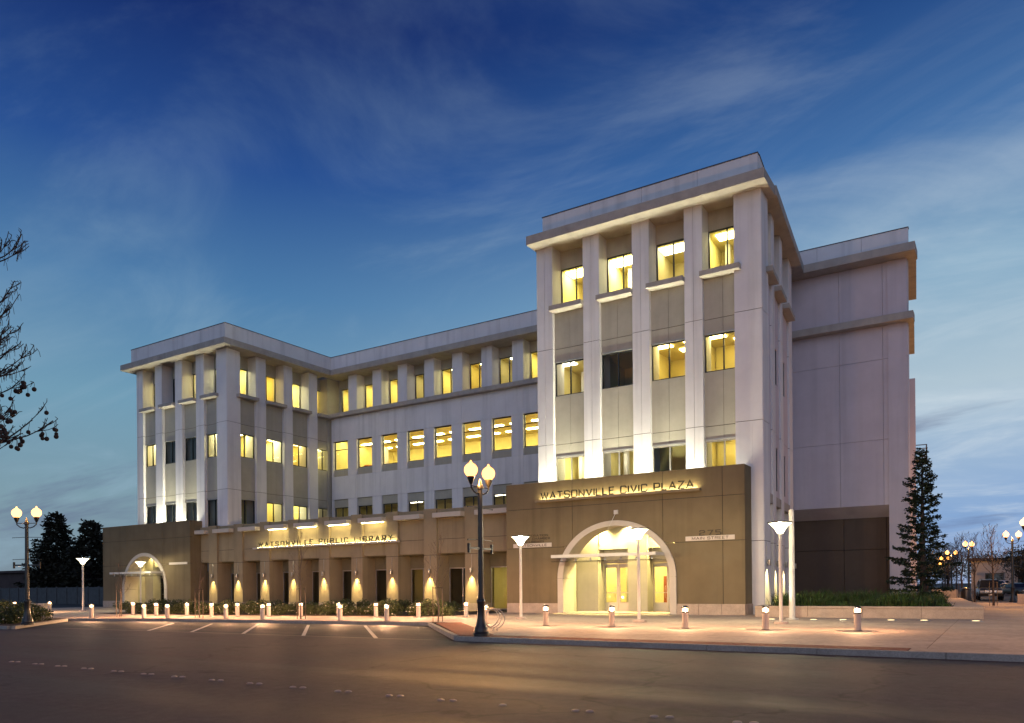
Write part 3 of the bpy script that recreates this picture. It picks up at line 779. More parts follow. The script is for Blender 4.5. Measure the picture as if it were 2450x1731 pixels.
# solid bands
def band(z0, z1, v=0.0, vi=-0.4):
    n = 10; L = LM / n
    for i in range(n):
        bp_('wall_panel', B().box(FM, i * L + 0.008, (i + 1) * L - 0.008, vi, v, z0 + 0.01, z1 - 0.01), M['white'])
    bp_('wall', B().box(FM, 0, LM, vi - 0.02, v - 0.06, z0, z1), M['joint'])
band(9.1, 11.08); band(14.08, 16.1)
for a, c in zip(edges[0::2], edges[1::2]):
    bp_('pier', B().box(FM, a, c, -0.4, 0.0, 11.08, 14.08), M['white'])
    bp_('pier', B().box(FM, a, c, -0.4, 0.0, 5.0, 9.1), M['white'])
for i, (a, c) in enumerate(wins):
    bp_('spandrel_panel', B().box(FM, a, c, -0.4, -0.12, 11.08, 11.66), M['tan'])
    bp_('spandrel_panel', B().box(FM, a, c, -0.4, -0.12, 8.42, 9.1), M['tan'])
    window(FM, a, c, 11.66, 14.08, -0.2, 'frame', transom=13.38, mull=False)
    window(FM, a, c, 6.0, 8.42, -0.2, 'frame')
# one long reading room on the third storey, an open dark floor below
lights3 = [(0.03 + i * 0.0715, fv) for i in range(14) for fv in (0.12, 0.42, 0.75)]
ex = []
for i in range(18):
    u = 0.8 + i * 1.5
    ex.append((u, u + random.uniform(0.5, 1.1), -3.6, -3.2, 11.1, 11.1 + random.uniform(0.7, 1.5), random.choice(['redwood_panel', 'room_floor', 'tan', 'redwood_panel'])))
for i in range(5): ex.append((2.2 + i * 5.5, 2.6 + i * 5.5, -4.4, -4.0, 11.1, 14.0, 'white'))
room(FM, 0.02, LM, -0.42, 11.1, 14.4, 7.5, 1, lights3, 0.35, 1.2, extra=ex)
room(FM, 0.02, LM, -0.42, 5.5, 8.75, 5.0, 2, [(0.1, 0.3), (0.25, 0.5), (0.42, 0.25), (0.55, 0.5), (0.7, 0.3)], 0.25, 1.2)
# top storey: deep piers on a continuous ledge
mp_ = [(2.04 + mod * i, 3.0 + mod * i) for i in range(9)]
for a, c in mp_: bp_('pier', B().box(FM, a, c, -1.2, 0.0, 16.42, EA0), M['white'])
ee = [0.0] + [x for w in mp_ for x in w] + [LM]
for i, (a, c) in enumerate(zip(ee[0::2], ee[1::2])):
    bp_('head_panel', B().box(FM, a, c, -1.2, -0.95, 18.8, EA0), M['tan'])
    bp_('head_panel', B().box(FM, a, c, -1.2, -0.95, 16.42, 16.6), M['tan'])
    w = min(c - a, 1.75)
    window(FM, c - w, c, 16.6, 18.8, -1.0, 'frame')
    if c - w - a > 0.05: bp_('head_panel', B().box(FM, a, c - w, -1.2, -0.95, 16.6, 18.8), M['tan'])
    room(FM, a - 0.4, c + 0.4, -1.22, 16.3, 19.0, 3.2, 2 if i in (3, 6) else 1, ((0.55, 0.3),), 0.7, 1.3)
bp_('ledge', B().box(FM, -0.02, LM, -1.2, 0.45, 16.1, 16.42), M['eave'])
bp_('eave', B().box(FM, 0.0, LM, -1.0, 0.87, EA0 + 0.006, EA1 + 0.006), M['eave'])
parapet(FM, 0.2, LM, 0.45, 9)
roof([(-48.6, 49), (-21, 49), (-21, 60), (-48.6, 60)], EA1 - 0.02)

# ---------------------------------------------------------------- brown entrance blocks with an arch
def entrance(X0, X1, Y, top, xc, hw, spr, crown, lit, joints_x, joints_z, depth, canopy_z):
    fr = Frame(X0, Y, 0); L = X1 - X0; uc = xc - X0
    tw = 0.32
    def az(u, h=hw, cr=crown):
        t = (u - uc) / h
        return None if abs(t) >= 1 else spr + (cr - spr) * math.sqrt(max(0.0, 1 - t * t))
    zs = [0.62] + joints_z + [top]; us = [0.0] + [x - X0 for x in joints_x] + [L]
    g = 0.013; h2, c2 = hw - 0.05, crown - 0.04
    for za, zc in zip(zs, zs[1:]):
        for ua, ub in zip(us, us[1:]):
            # split at the arch sides, then follow the curve
            br = sorted({ua, ub} | {x for x in (uc - h2, uc + h2) if ua < x < ub})
            b = B(); any_ = False
            for a, c in zip(br, br[1:]):
                mid = az((a + c) / 2, h2, c2)
                aa = a + (g if a == ua and a > 0 else 0); cc = c - (g if c == ub and c < L else 0)
                if mid is None:
                    b.box(fr, aa, cc, -0.22, 0.0, za + (g if za > 0.62 else 0), zc - (g if zc < top else 0)); any_ = True
                else:
                    n = max(2, int((cc - aa) / 0.16)); lo = []
                    for k in range(n + 1):
                        u = aa + (cc - aa) * k / n; q = az(u, h2, c2)
                        lo.append((u, max(za + (g if za > 0.62 else 0), q if q else spr)))
                    zt = zc - (g if zc < top else 0)
                    lo = [(u, min(z, zt)) for u, z in lo]
                    seg = [(p, q) for p, q in zip(lo, lo[1:]) if p[1] < zt - 1e-4 or q[1] < zt - 1e-4]
                    for p, q in seg:
                        b.wallpoly(fr, [p, q, (q[0], zt), (p[0], zt)], -0.22, 0.0); any_ = True
            if any_: bp_('wall_panel', b, M['brown'])
    # dark backing seen through the joints, left and right and over the arch
    b = B(); b.box(fr, 0.02, uc - hw + 0.1, -0.5, -0.03, 0.1, top - 0.02); b.box(fr, uc + hw - 0.1, L - 0.02, -0.5, -0.03, 0.1, top - 0.02)
    b.box(fr, uc - hw + 0.1, uc + hw - 0.1, -0.5, -0.03, crown + 0.05, top - 0.02)
    bp_('wall', b, M['joint'])
    # side returns, parapet thickness and roof
    bp_('wall', B().box(fr, L - 0.3, L - 0.001, -depth, -0.22, 0.62, top - 0.001), M['brown'])
    bp_('wall', B().box(fr, 0.001, 0.3, -depth, -0.22, 0.62, top - 0.001), M['brown'])
    b = B(); b.box(fr, 0.3, L - 0.3, -0.5, -0.21, 5.3, top - 0.002)
    bp_('parapet', b, M['brown'])
    b = B(); b.box(fr, 0.3, L - 0.3, -depth, -0.5, 5.15, 5.3)
    bp_('roof', b, M['kerb'])
    # stone plinth in blocks
    for ua, ub in ((0.0, uc - hw + 0.02), (uc + hw - 0.02, L)):
        n = max(2, round((ub - ua) / 1.05))
        for i in range(n):
            b = B(); b.box(fr, ua + (ub - ua) * i / n + 0.006, ua + (ub - ua) * (i + 1) / n - 0.006, -0.2, 0.035, 0.0, 0.62)
            bp_('plinth_block', b, M['stone'])
    bp_('plinth_block', B().box(fr, L - 0.2, L + 0.035, -depth, -0.2, 0.0, 0.62), M['stone'])
    bp_('plinth_block', B().box(fr, -0.035, 0.2, -depth, -0.2, 0.0, 0.62), M['stone'])
    # pale arch surround: jambs and curved ring with its deep reveal
    hi, ci = hw - tw, crown - tw * 0.82
    outer = []; inner = []; N = 40
    for k in range(N + 1):
        t = math.pi * (1 - k / N)
        outer.append((uc + hw * math.cos(t), spr + (crown - spr) * math.sin(t)))
        inner.append((uc + hi * math.cos(t), spr + (ci - spr) * math.sin(t)))
    b = B()
    for k in range(N):
        b.wallpoly(fr, [inner[k], inner[k + 1], outer[k + 1], outer[k]], -1.1, 0.07)
    bp_('arch_ring', b, M['stone_lt'])
    for s in (-1, 1):
        a, c = sorted((uc + s * hi, uc + s * hw))
        bp_('arch_jamb', B().box(fr, a, c, -1.1, 0.07, 0.0, spr - 0.012), M['stone_lt'])
    # vestibule: floor step, side walls, back wall with piers and glazed doors
    vb = -2.6
    bp_('vestibule_wall', B().box(fr, uc - hw - 0.1, uc - hw + 0.05, vb, -1.1, 0.1, 5.6), M['tan'])
    bp_('vestibule_wall', B().box(fr, uc + hw - 0.05, uc + hw + 0.1, vb, -1.1, 0.1, 5.6), M['tan'])
    bp_('vestibule_ceiling', B().box(fr, uc - hw, uc + hw, vb - 0.4, -1.1, crown + 0.1, crown + 0.3), M['tan'])
    bp_('vestibule_wall', B().box(fr, uc - hw, uc + hw, vb - 0.3, vb + 0.55, 3.4, crown + 0.2), M['tan'])
    dz = 2.66
    piers = [(-3.1, -1.82), (-0.12, 0.92), (2.7, 3.15)]
    for a, c in piers: bp_('vestibule_pier', B().box(fr, uc + a, uc + c, vb - 0.3, vb + 0.7, 0.1, 4.4), M['tan'])
    bp_('step', B().box(fr, uc - hw + 0.3, uc + hw - 0.3, vb, 0.25, 0.0, 0.16), M['slab'])
    doors = [(-1.82, -0.12), (0.92, 2.7)]
    for a, c in doors:
        a += uc; c += uc
        bp_('transom_panel', B().box(fr, a, c, vb - 0.15, vb, dz, 3.4), M['tan'])
        m_ = (a + c) / 2
        for p, q in ((a + 0.04, m_ - 0.01), (m_ + 0.01, c - 0.04)):
            d = B(); t = 0.09
            d.box(fr, p, p + t, vb, vb + 0.05, 0.16, dz - 0.02); d.box(fr, q - t, q, vb, vb + 0.05, 0.16, dz - 0.02)
            d.box(fr, p + t, q - t, vb, vb + 0.05, dz - 0.22, dz - 0.02); d.box(fr, p + t, q - t, vb, vb + 0.05, 0.16, 0.62)
            d.box(fr, p + t, q - t, vb + 0.01, vb + 0.04, 1.1, 1.14)
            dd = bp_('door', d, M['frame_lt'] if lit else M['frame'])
            part('pane', B().box(fr, p + t, q - t, vb + 0.02, vb + 0.03, 0.62, dz - 0.22), M['glass'], dd)
            hx = q - t - 0.06 if p < m_ - 0.1 and q <= m_ else p + t + 0.06
            hp = [fr.p(hx, vb + 0.05, 0.85), fr.p(hx, vb + 0.13, 0.92), fr.p(hx, vb + 0.14, 1.15), fr.p(hx, vb + 0.13, 1.4), fr.p(hx, vb + 0.05, 1.47)]
            part('handle', B().tube(hp, 0.014, 6), M['metal_grey'], dd)
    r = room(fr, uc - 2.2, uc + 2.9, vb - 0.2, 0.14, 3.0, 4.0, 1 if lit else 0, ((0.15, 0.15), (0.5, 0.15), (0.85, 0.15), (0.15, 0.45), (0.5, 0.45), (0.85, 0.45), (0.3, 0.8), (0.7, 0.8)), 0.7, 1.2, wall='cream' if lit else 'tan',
             extra=[(uc - 1.2, uc - 1.12, vb - 1.8, vb - 1.7, 0.14, 2.6, 'frame_lt'), (uc - 0.5, uc - 0.42, vb - 1.8, vb - 1.7, 0.14, 2.6, 'frame_lt'), (uc - 1.12, uc - 0.5, vb - 1.78, vb - 1.72, 2.5, 2.6, 'frame_lt'),
                    (uc + 1.2, uc + 2.2, vb - 3.0, vb - 2.4, 0.14, 1.1, 'redwood_panel'), (uc - 1.6, uc - 1.4, vb - 2.6, vb - 2.4, 0.14, 2.98, 'tan'), (uc + 0.2, uc + 0.5, vb - 3.6, vb - 3.4, 0.14, 2.0, 'redwood_panel')])
    # recessed downlights in the vestibule
    for du in (-1.8, 0.0, 1.8):
        c = fr.p(uc + du, -1.7, crown + 0.09)
        o = bp_('downlight', B().lathe([(0.11, 0.0), (0.11, 0.008)], c, 12), M['can_lens'])
        spot('vestibule_lamp', o, (c[0], c[1], c[2] - 0.03), (c[0] + random.uniform(-.1, .1), c[1] + 0.25, 0), 1500 if lit else 260, 120, 0.6, WARM, 0.1)
    # canopy: white beam frame with a hung glass sheet
    cz = canopy_z; cw = 2.48
    cb = B(); cb.box(fr, uc - cw - 0.45, uc + cw - 0.02, 1.0, 1.16, cz, cz + 0.15)
    cb.box(fr, uc + cw - 0.02, uc + cw + 0.12, 0.0, 1.16, cz + 0.002, cz + 0.152); cb.box(fr, uc - cw - 0.1, uc - cw + 0.04, 0.0, 1.0, cz + 0.002, cz + 0.152)
    can = bp_('canopy', cb, M['metal_white'])
    part('glass_sheet', B().box(fr, uc - cw - 0.35, uc + cw + 0.2, -0.5, 1.3, cz - 0.2, cz - 0.18), M['glass'], can)
    for i in range(7):
        u = uc - cw + 0.1 + i * (2 * cw - 0.2) / 6
        part('glass_clamp', B().lathe([(0.05, -0.17), (0.05, -0.1), (0.02, -0.06), (0.02, 0.0)], fr.p(u, 1.06, cz), 8), M['metal_grey'], can)
    bx = fr.p(uc + 0.1, 0.0, 5.06)
    if lit:
        part('anchor_box', B().box(fr, uc + 0.02, uc + 0.22, 0.0, 0.09, 5.0, 5.2), M['metal_white'], can)
        part('tie_rod', B().tube([fr.p(uc + 0.1, 0.08, 5.02), fr.p(uc - 0.5, 1.06, cz + 0.15)], 0.014, 6), M['metal_white'], can)
    return fr

FKR = entrance(-22.26, -9.6, 34.66, 6.9, -15.97, 3.17, 1.9, 4.7, True, [-18.29, -13.46, -10.6], [3.5, 5.55], 1.2, 2.9)
FKL = entrance(-63.5, -51.73, 36.22, 6.75, -57.62, 3.0, 1.55, 4.45, False, [-60.0, -55.2], [3.5, 5.5], 1.5, 2.78)

# ---------------------------------------------------------------- low library front with its row of piers
FL = Frame(-51.73, 37.0, 0)
lp = [-50.58, -47.68, -44.79, -41.83, -38.87, -35.87, -32.85, -29.79, -26.70]
PW = 0.98; LT = 6.28
for i, x in enumerate(lp):
    u = x + 51.73
    bp_('pier', grooved(FL, u, u + PW, -1.6, 0.0, 0.55, LT, [3.46]), [M['brown3'], M['joint']])
    bp_('plinth_block', B().box(FL, u - 0.02, u + PW + 0.02, -1.6, 0.03, 0.0, 0.55), M['stone'])
ends = [-51.73] + [x + PW for x in lp]; starts = lp + [-22.26]
for i, (xa, xc) in enumerate(zip(ends, starts)):
    a = xa + 51.73; c = xc + 51.73
    bp_('wall_panel', grooved(FL, a, c, -0.45, -0.16, 3.56, 5.72, [4.42]), [M['brown3'], M['joint']])
    bp_('wall_panel', B().box(FL, a, c, -0.45, -0.10, 5.97, LT - 0.05), M['brown3'])
    bp_('shade_bar', B().box(FL, a + 0.01, c - 0.01, -0.4, 0.42, 5.69, 5.97), M['stone_lt'])
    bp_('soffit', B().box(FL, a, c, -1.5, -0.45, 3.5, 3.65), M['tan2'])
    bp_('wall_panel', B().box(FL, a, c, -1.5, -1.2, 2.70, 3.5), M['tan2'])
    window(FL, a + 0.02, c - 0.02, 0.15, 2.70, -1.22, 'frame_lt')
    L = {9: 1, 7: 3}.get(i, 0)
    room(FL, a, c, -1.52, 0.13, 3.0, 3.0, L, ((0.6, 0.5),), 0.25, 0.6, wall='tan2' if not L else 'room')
bp_('wall', B().box(FL, 0, 29.45, -1.62, -1.55, 3.0, LT - 0.1), M['joint'])
roof([(-51.7, 37.46), (-22.3, 37.46), (-22.3, 47.9), (-51.7, 47.9)], 5.88)
# ================================================================ LETTERS
GL = {
 'A': (0.92, [[(0, 0), (0.46, 1), (0.92, 0)], [(0.2, 0.36), (0.72, 0.36)]]),
 'B': (0.8, [[(0, 0), (0, 1), (0.68, 1), (0.76, 0.92), (0.76, 0.6), (0.68, 0.52), (0.08, 0.52)], [(0.08, 0), (0.72, 0), (0.8, 0.08), (0.8, 0.42), (0.74, 0.49)]]),
 'C': (0.8, [[(0.8, 0.74), (0.8, 0.9), (0.7, 1), (0.1, 1), (0, 0.9), (0, 0.1), (0.1, 0), (0.7, 0), (0.8, 0.1), (0.8, 0.26)]]),
 'D': (0.8, [[(0, 0.5), (0, 1), (0.68, 1), (0.8, 0.88), (0.8, 0.12), (0.68, 0), (0, 0), (0, 0.45)]]),
 'E': (0.7, [[(0.7, 1), (0, 1), (0, 0), (0.7, 0)], [(0.08, 0.52), (0.6, 0.52)]]),
 'H': (0.8, [[(0, 0), (0, 1)], [(0.8, 0), (0.8, 1)], [(0.08, 0.5), (0.72, 0.5)]]),
 'I': (0.0, [[(0, 0), (0, 1)]]),
 'L': (0.66, [[(0, 1), (0, 0), (0.66, 0)]]),
 'M': (0.95, [[(0, 0), (0, 1), (0.475, 0.2), (0.95, 1), (0.95, 0)]]),
 'N': (0.82, [[(0, 0), (0, 1), (0.82, 0), (0.82, 1)]]),
 'O': (0.88, [[(0.44, 0), (0.78, 0), (0.88, 0.1), (0.88, 0.9), (0.78, 1), (0.1, 1), (0, 0.9), (0, 0.1), (0.1, 0), (0.4, 0)]]),
 'P': (0.78, [[(0, 0), (0, 1), (0.68, 1), (0.78, 0.9), (0.78, 0.54), (0.68, 0.44), (0.08, 0.44)]]),
 'R': (0.8, [[(0, 0), (0, 1), (0.68, 1), (0.78, 0.9), (0.78, 0.56), (0.68, 0.46), (0.08, 0.46)], [(0.46, 0.38), (0.8, 0)]]),
 'S': (0.8, [[(0.8, 0.76), (0.8, 0.9), (0.7, 1), (0.1, 1), (0, 0.9), (0, 0.62), (0.1, 0.53), (0.7, 0.5), (0.8, 0.4), (0.8, 0.1), (0.7, 0), (0.1, 0), (0, 0.1), (0, 0.24)]]),
 'T': (0.8, [[(0, 1), (0.8, 1)], [(0.4, 0.92), (0.4, 0)]]),
 'U': (0.8, [[(0, 1), (0, 0.1), (0.1, 0), (0.7, 0), (0.8, 0.1), (0.8, 1)]]),
 'V': (0.86, [[(0, 1), (0.43, 0), (0.86, 1)]]),
 'W': (1.15, [[(0, 1), (0.29, 0), (0.575, 0.96), (0.86, 0), (1.15, 1)]]),
 'Y': (0.82, [[(0, 1), (0.41, 0.48), (0.82, 1)], [(0.41, 0.40), (0.41, 0)]]),
 'Z': (0.8, [[(0, 1), (0.8, 1), (0, 0), (0.8, 0)]]),
 '2': (0.8, [[(0, 0.78), (0, 0.9), (0.1, 1), (0.7, 1), (0.8, 0.9), (0.8, 0.62), (0.7, 0.53), (0.1, 0.45), (0, 0.36), (0, 0), (0.8, 0)]]),
 '7': (0.8, [[(0, 1), (0.8, 1), (0.3, 0)]]),
 '5': (0.8, [[(0.8, 1), (0, 1), (0, 0.56), (0.7, 0.56), (0.8, 0.46), (0.8, 0.1), (0.7, 0), (0, 0)]]),
}
def ribbon(pts, t):
    """outline quads of a mitred stroke"""
    pts = [Vector(p) for p in pts]; L = []; Rr = []
    for i, p in enumerate(pts):
        d0 = (p - pts[i - 1]).normalized() if i else None
        d1 = (pts[i + 1] - p).normalized() if i < len(pts) - 1 else None
        if d0 is None: n = Vector((-d1.y, d1.x)); k = 1
        elif d1 is None: n = Vector((-d0.y, d0.x)); k = 1
        else:
            n0 = Vector((-d0.y, d0.x)); n1 = Vector((-d1.y, d1.x)); n = (n0 + n1).normalized(); k = min(1.9, 1 / max(0.3, n.dot(n0)))
        L.append(p + n * (t / 2) * k); Rr.append(p - n * (t / 2) * k)
    return [(L[i], Rr[i], Rr[i + 1], L[i + 1]) for i in range(len(pts) - 1)]
def text_width(s, gap, space):
    w = 0
    for ch in s: w += (space if ch == ' ' else GL[ch][0] + gap)
    return w - gap
def letters(root, fr, s, u0, u1, z0, h, v0, v1, stroke, m, gap=0.36, space=0.7):
    tw = text_width(s, gap, space); k = (u1 - u0) / (tw * h) if u1 else 1.0
    if k is None: k = 1
    u = u0
    for ch in s:
        if ch == ' ': u += space * h * k; continue
        w, st = GL[ch]; b = B()
        for j, line in enumerate(st):
            hh = h * (1 - stroke)
            pts = [(u + p[0] * h * k, z0 + stroke * h / 2 + p[1] * hh) for p in line]
            for q in ribbon(pts, stroke * h):
                b.wallpoly(fr, [(a.x, a.y) for a in (q[1], q[2], q[3], q[0])], v0 + j * 0.002, v1 + j * 0.002)
        part('letter', b, m, root)
        u += (w + gap) * h * k

# the big halo-lit name over the arch
FK = Frame(0, 34.66, 0)
sg = thing('building_sign', 'large black backlit letters WATSONVILLE CIVIC PLAZA standing on a ledge', 'sign', (-16, 34.5, 5.8))
part('ledge', B().box(FK, -20.34, -11.57, 0.0, 0.26, 5.83, 5.95), M['brown3'], sg)
part('light_strip', B().box(FK, -20.15, -11.75, 0.08, 0.13, 5.951, 5.963), M['strip'], sg)
letters(sg, FK, 'WATSONVILLE CIVIC PLAZA', -20.0, -11.9, 5.96, 0.39, 0.14, 0.19, 0.145, M['letters'])
# the library name
FLs = Frame(0, 37.0, 0)
sg2 = thing('building_sign', 'spaced dark letters WATSONVILLE PUBLIC LIBRARY lit from below on a long ledge', 'sign', (-38.5, 36.9, 4.3))
part('ledge', B().box(FLs, -45.3, -31.7, 0.0, 0.24, 4.34, 4.45), M['stone_lt'], sg2)
part('light_strip', B().box(FLs, -44.95, -32.0, 0.07, 0.11, 4.451, 4.462), M['strip2'], sg2)
letters(sg2, FLs, 'WATSONVILLE PUBLIC LIBRARY', -44.7, -32.2, 4.46, 0.37, 0.13, 0.18, 0.16, M['letters'], gap=0.75, space=1.1)
# light bars under the shade bars above the lettering
for i in range(2, 6):
    part('light_strip', B().box(FLs, lp[i] + PW + 0.1, lp[i + 1] - 0.1, 0.10, 0.16, 5.655, 5.687), M['strip3'], sg2)
# address plates
sp = thing('address_plate', 'cream plate reading MAIN STREET below bronze numerals 275 on the brown wall', 'sign', (-11.2, 34.6, 3.5))
part('plate', B().box(FK, -12.34, -10.05, 0.0, 0.03, 3.54, 3.75), M['plate'], sp)
letters(sp, FK, 'MAIN STREET', -12.02, -10.33, 3.575, 0.135, 0.031, 0.045, 0.15, M['letters_dk'])
letters(sp, FK, '275', -11.66, -10.68, 3.76, 0.25, 0.0, 0.05, 0.16, M['letters_dk'], gap=0.55)
sp = thing('directory_plate', 'cream plate reading WATSONVILLE under three bronze lines of directory lettering', 'sign', (-20.6, 34.6, 3.5))
part('plate', B().box(FK, -21.82, -19.5, 0.0, 0.03, 3.54, 3.75), M['plate'], sp)
letters(sp, FK, 'WATSONVILLE', -21.55, -19.78, 3.575, 0.135, 0.031, 0.045, 0.15, M['letters_dk'])
for t_, u0, u1, z in (('ADMINISTRATION', -21.7, -19.72, 4.09), ('COUNCIL CHAMBER', -21.7, -19.6, 3.93), ('PUBLIC LIBRARY', -21.7, -19.95, 3.77)):
    letters(sp, FK, t_, u0, u1, z, 0.115, 0.0, 0.02, 0.15, M['letters_dk'], gap=0.4)
FKl = Frame(0, 36.22, 0)
sp = tag(part('name_plate', B().box(FKl, -54.32, -52.05, 0.0, 0.04, 3.43, 3.60), M['plate']), 'narrow cream name plate fixed right of the garden side arch', 'sign')

# ================================================================ LIGHTS
# wall downlights: a can on a conduit, throwing a cone down the pier
def wall_light(fr, u, v, z, label, group, power):
    c = fr.p(u, v + 0.13, z)
    t = thing('wall_light', label, 'lamp', c, 0, group)
    part('can', B().lathe([(0.075, -0.14), (0.08, -0.12), (0.08, 0.14), (0.0, 0.15)], c, 14), M['metal_grey'], t)
    part('bracket', B().box(fr, u - 0.03, u + 0.03, v, v + 0.1, z - 0.04, z + 0.04), M['metal_grey'], t)
    part('conduit', B().box(fr, u - 0.012, u + 0.012, v + 0.001, v + 0.024, z + 0.04, z + 0.95), M['metal_grey'], t)
    part('lens', B().lathe([(0.06, -0.135), (0.06, -0.125)], c, 12), M['can_lens'], t)
    spot('downlight_beam', t, (c[0], c[1], c[2] - 0.16), (fr.p(u + random.uniform(-.12, .12), v + random.uniform(-.05, .07), 0)), power * random.uniform(0.65, 1.15), 70, 1.0, (1.0, 0.74, 0.28), 0.09, True)
    return t
for i, x in enumerate(lp):
    wall_light(FL, x + 51.73 + PW / 2, 0.0, 2.48, 'small can downlight on the %s library pier counted from the lettered entrance block' % ORD[8 - i], 'downlights along the library front', 430)
for i, (a, c) in enumerate(SP):
    wall_light(FS, (a + c) / 2, 0.0, 2.5, 'small can downlight on the %s pier of the tower flank from its street corner' % ORD[i], 'downlights along the tower flank', 360)
# floodlights on the entrance-block roofs, washing the piers
def flood(x, y, z, tx, ty, tz, label, group, power, size=95):
    t = thing('flood_light', label, 'lamp', (x, y, z), 0, group)
    part('housing', B().xyz(x - size / 2, x + size / 2, y - 0.08, y + 0.08, z + 0.05, z + 0.22), M['metal_grey'], t)
    part('bracket', B().xyz(x - 0.03, x + 0.03, y - 0.03, y + 0.03, z, z + 0.05), M['metal_grey'], t)
    washer('flood_beam', t, (x, y, z + 0.24), (tx, ty, tz), power, size, 0.1, (1.0, 0.95, 0.70))
for i, x in enumerate((-19.55, -16.8, -14.1, -11.6)):
    flood(x, 35.27, 5.3, x, 35.6, 9.0, 'long roof floodlight behind the parapet under the %s tower bay from the library wing' % ('first', 'second', 'third', 'fourth')[i], 'floodlights below the tower', 215 if x < -12 else 90, 2.5)
for i, x in enumerate((-56.6, -54.0)):
    flood(x, 36.83, 5.3, x, 37.15, 9.0, 'long roof floodlight behind the parapet under the %s part of the pavilion front' % ('middle', 'inner')[i], 'floodlights below the pavilion', 215, 2.4)

# bollard lights
bo = thing('bollard_light', 'short round bollard light with a glowing band', 'bollard', (0, 0, 0))
local('post', B().lathe([(0.10, 0.0), (0.098, 0.5), (0.0, 0.5)], n=18), M['bollard'], bo)
local('collar', B().lathe([(0.104, 0.5), (0.108, 0.51), (0.108, 0.535), (0.07, 0.54)], n=18), M['metal_dark'], bo)
local('lens', B().lathe([(0.085, 0.54), (0.092, 0.55), (0.092, 0.64), (0.085, 0.65)], n=18), M['lens'], bo)
bulb('bollard_bulb', bo, (0, 0, 0.628), 270, (1.0, 0.52, 0.26), 0.03)
local('cap', B().lathe([(0.07, 0.648), (0.116, 0.652), (0.113, 0.675), (0.09, 0.705), (0.05, 0.722), (0.0, 0.728)], n=18), M['metal_dark'], bo)
local('base_plate', B().lathe([(0.13, 0.0), (0.13, 0.012), (0.1, 0.014)], n=18), M['metal_dark'], bo)
BOL = [(-16.4, 24.05), (-13.45, 23.45), (-10.95, 23.52), (-8.47, 23.67), (-6.02, 23.89), (-3.49, 24.24)]
g1 = 'bollards across the plaza'
for (x, y), w_ in zip(BOL, ('right behind the hoops of the bike rack', 'before the left foot of the large lit arch', 'before the glass doors of the large lit arch',
                              'before the brown wall right of the large arch', 'at the foot of the pole light near the white pole', 'standing alone before the long planter wall')):
    place(bo, (x, y, ZP), 0, 'beige bollard light ' + w_, g1)
for i, (x, y) in enumerate([(-40.78, 24.94), (-37.64, 24.31), (-35.87, 24.9), (-34.38, 25.3), (-32.6, 25.5), (-30.74, 25.9), (-29.0, 26.4), (-26.84, 26.81), (-24.91, 27.3), (-22.7, 27.75), (-20.6, 28.6)][::-1]):
    place(bo, (x, y, ZP), 0, '%s beige bollard light along the library shrubs counted from the large entrance block' % ORD[i], 'bollards beside the library shrubs')
for i, (x, y) in enumerate([(-38.4, 21.3), (-35.4, 22.2), (-34.1, 22.6), (-30.5, 23.2), (-28.2, 23.4), (-23.8, 23.85), (-21.4, 24.1)][::-1]):
    place(bo, (x, y, ZP), 0, '%s beige bollard light along the parking kerb counted from the brick corner' % ORD[i], 'bollards beside the parking kerb')
for x, y, w_ in [(-55.07, 25.44, 'near the street lamp'), (-52.14, 26.2, 'near the concrete bench')]:
    place(bo, (x, y, 0.11), 0, 'bollard light half hidden among dark garden shrubs ' + w_, 'bollards in the dark garden')

for o_ in [o for o in list(col.objects) if o.get('category') == 'bollard']:
    for ch in o_.children:
        if ch.type == 'LIGHT': ch.data = ch.data.copy(); ch.data.energy *= random.uniform(0.6, 1.2)
    o_.rotation_euler = (random.uniform(-.012, .012), random.uniform(-.012, .012), random.uniform(0, 6))
# post-top lights: slim pole, glowing funnel, flat dark rim
po = thing('post_light', 'post light', 'lamp', (0, 0, 0))
local('base', B().lathe([(0.24, 0.0), (0.24, 0.07), (0.2, 0.09), (0.07, 0.1)], n=20), M['bollard'], po)
local('pole', B().lathe([(0.062, 0.09), (0.055, 3.0), (0.055, 3.14)], n=14), M['metal_white'], po)
local('funnel', B().lathe([(0.09, 3.13), (0.13, 3.2), (0.2, 3.32), (0.31, 3.44), (0.39, 3.5)], n=24), M['bowl'], po)
bulb('halide_bulb', po, (0, 0, 3.40), 480, (1.0, 0.88, 0.56), 0.08)
local('rim', B().lathe([(0.40, 3.495), (0.42, 3.51), (0.42, 3.535), (0.2, 3.56), (0.0, 3.565)], n=24), M['metal_dark'], po)
for x, y, lb in [(-17.24, 27.93, 'slim pole light with glowing funnel head before the directory plate'),
                 (-11.55, 27.22, 'slim pole light with glowing funnel head standing before the large lit arch'),
                 (-6.42, 27.57, 'slim pole light with glowing funnel head beside the thick white pole'),
                 (-51.08, 27.78, 'slim pole light with glowing funnel head among the garden shrubs by the fence'),
                 (-54.9, 34.2, 'slim pole light with glowing funnel head before the dim garden side arch')]:
    o = place(po, (x, y, ZP if x > -50 or y > 30 else 0.11), 0, lb, 'funnel headed pole lights')
    if x < -50:                                            # the two garden lamps burn lower
        for ch in o.children:
            if ch.type == 'LIGHT': ch.data = ch.data.copy(); ch.data.energy = 150 if y > 30 else 260

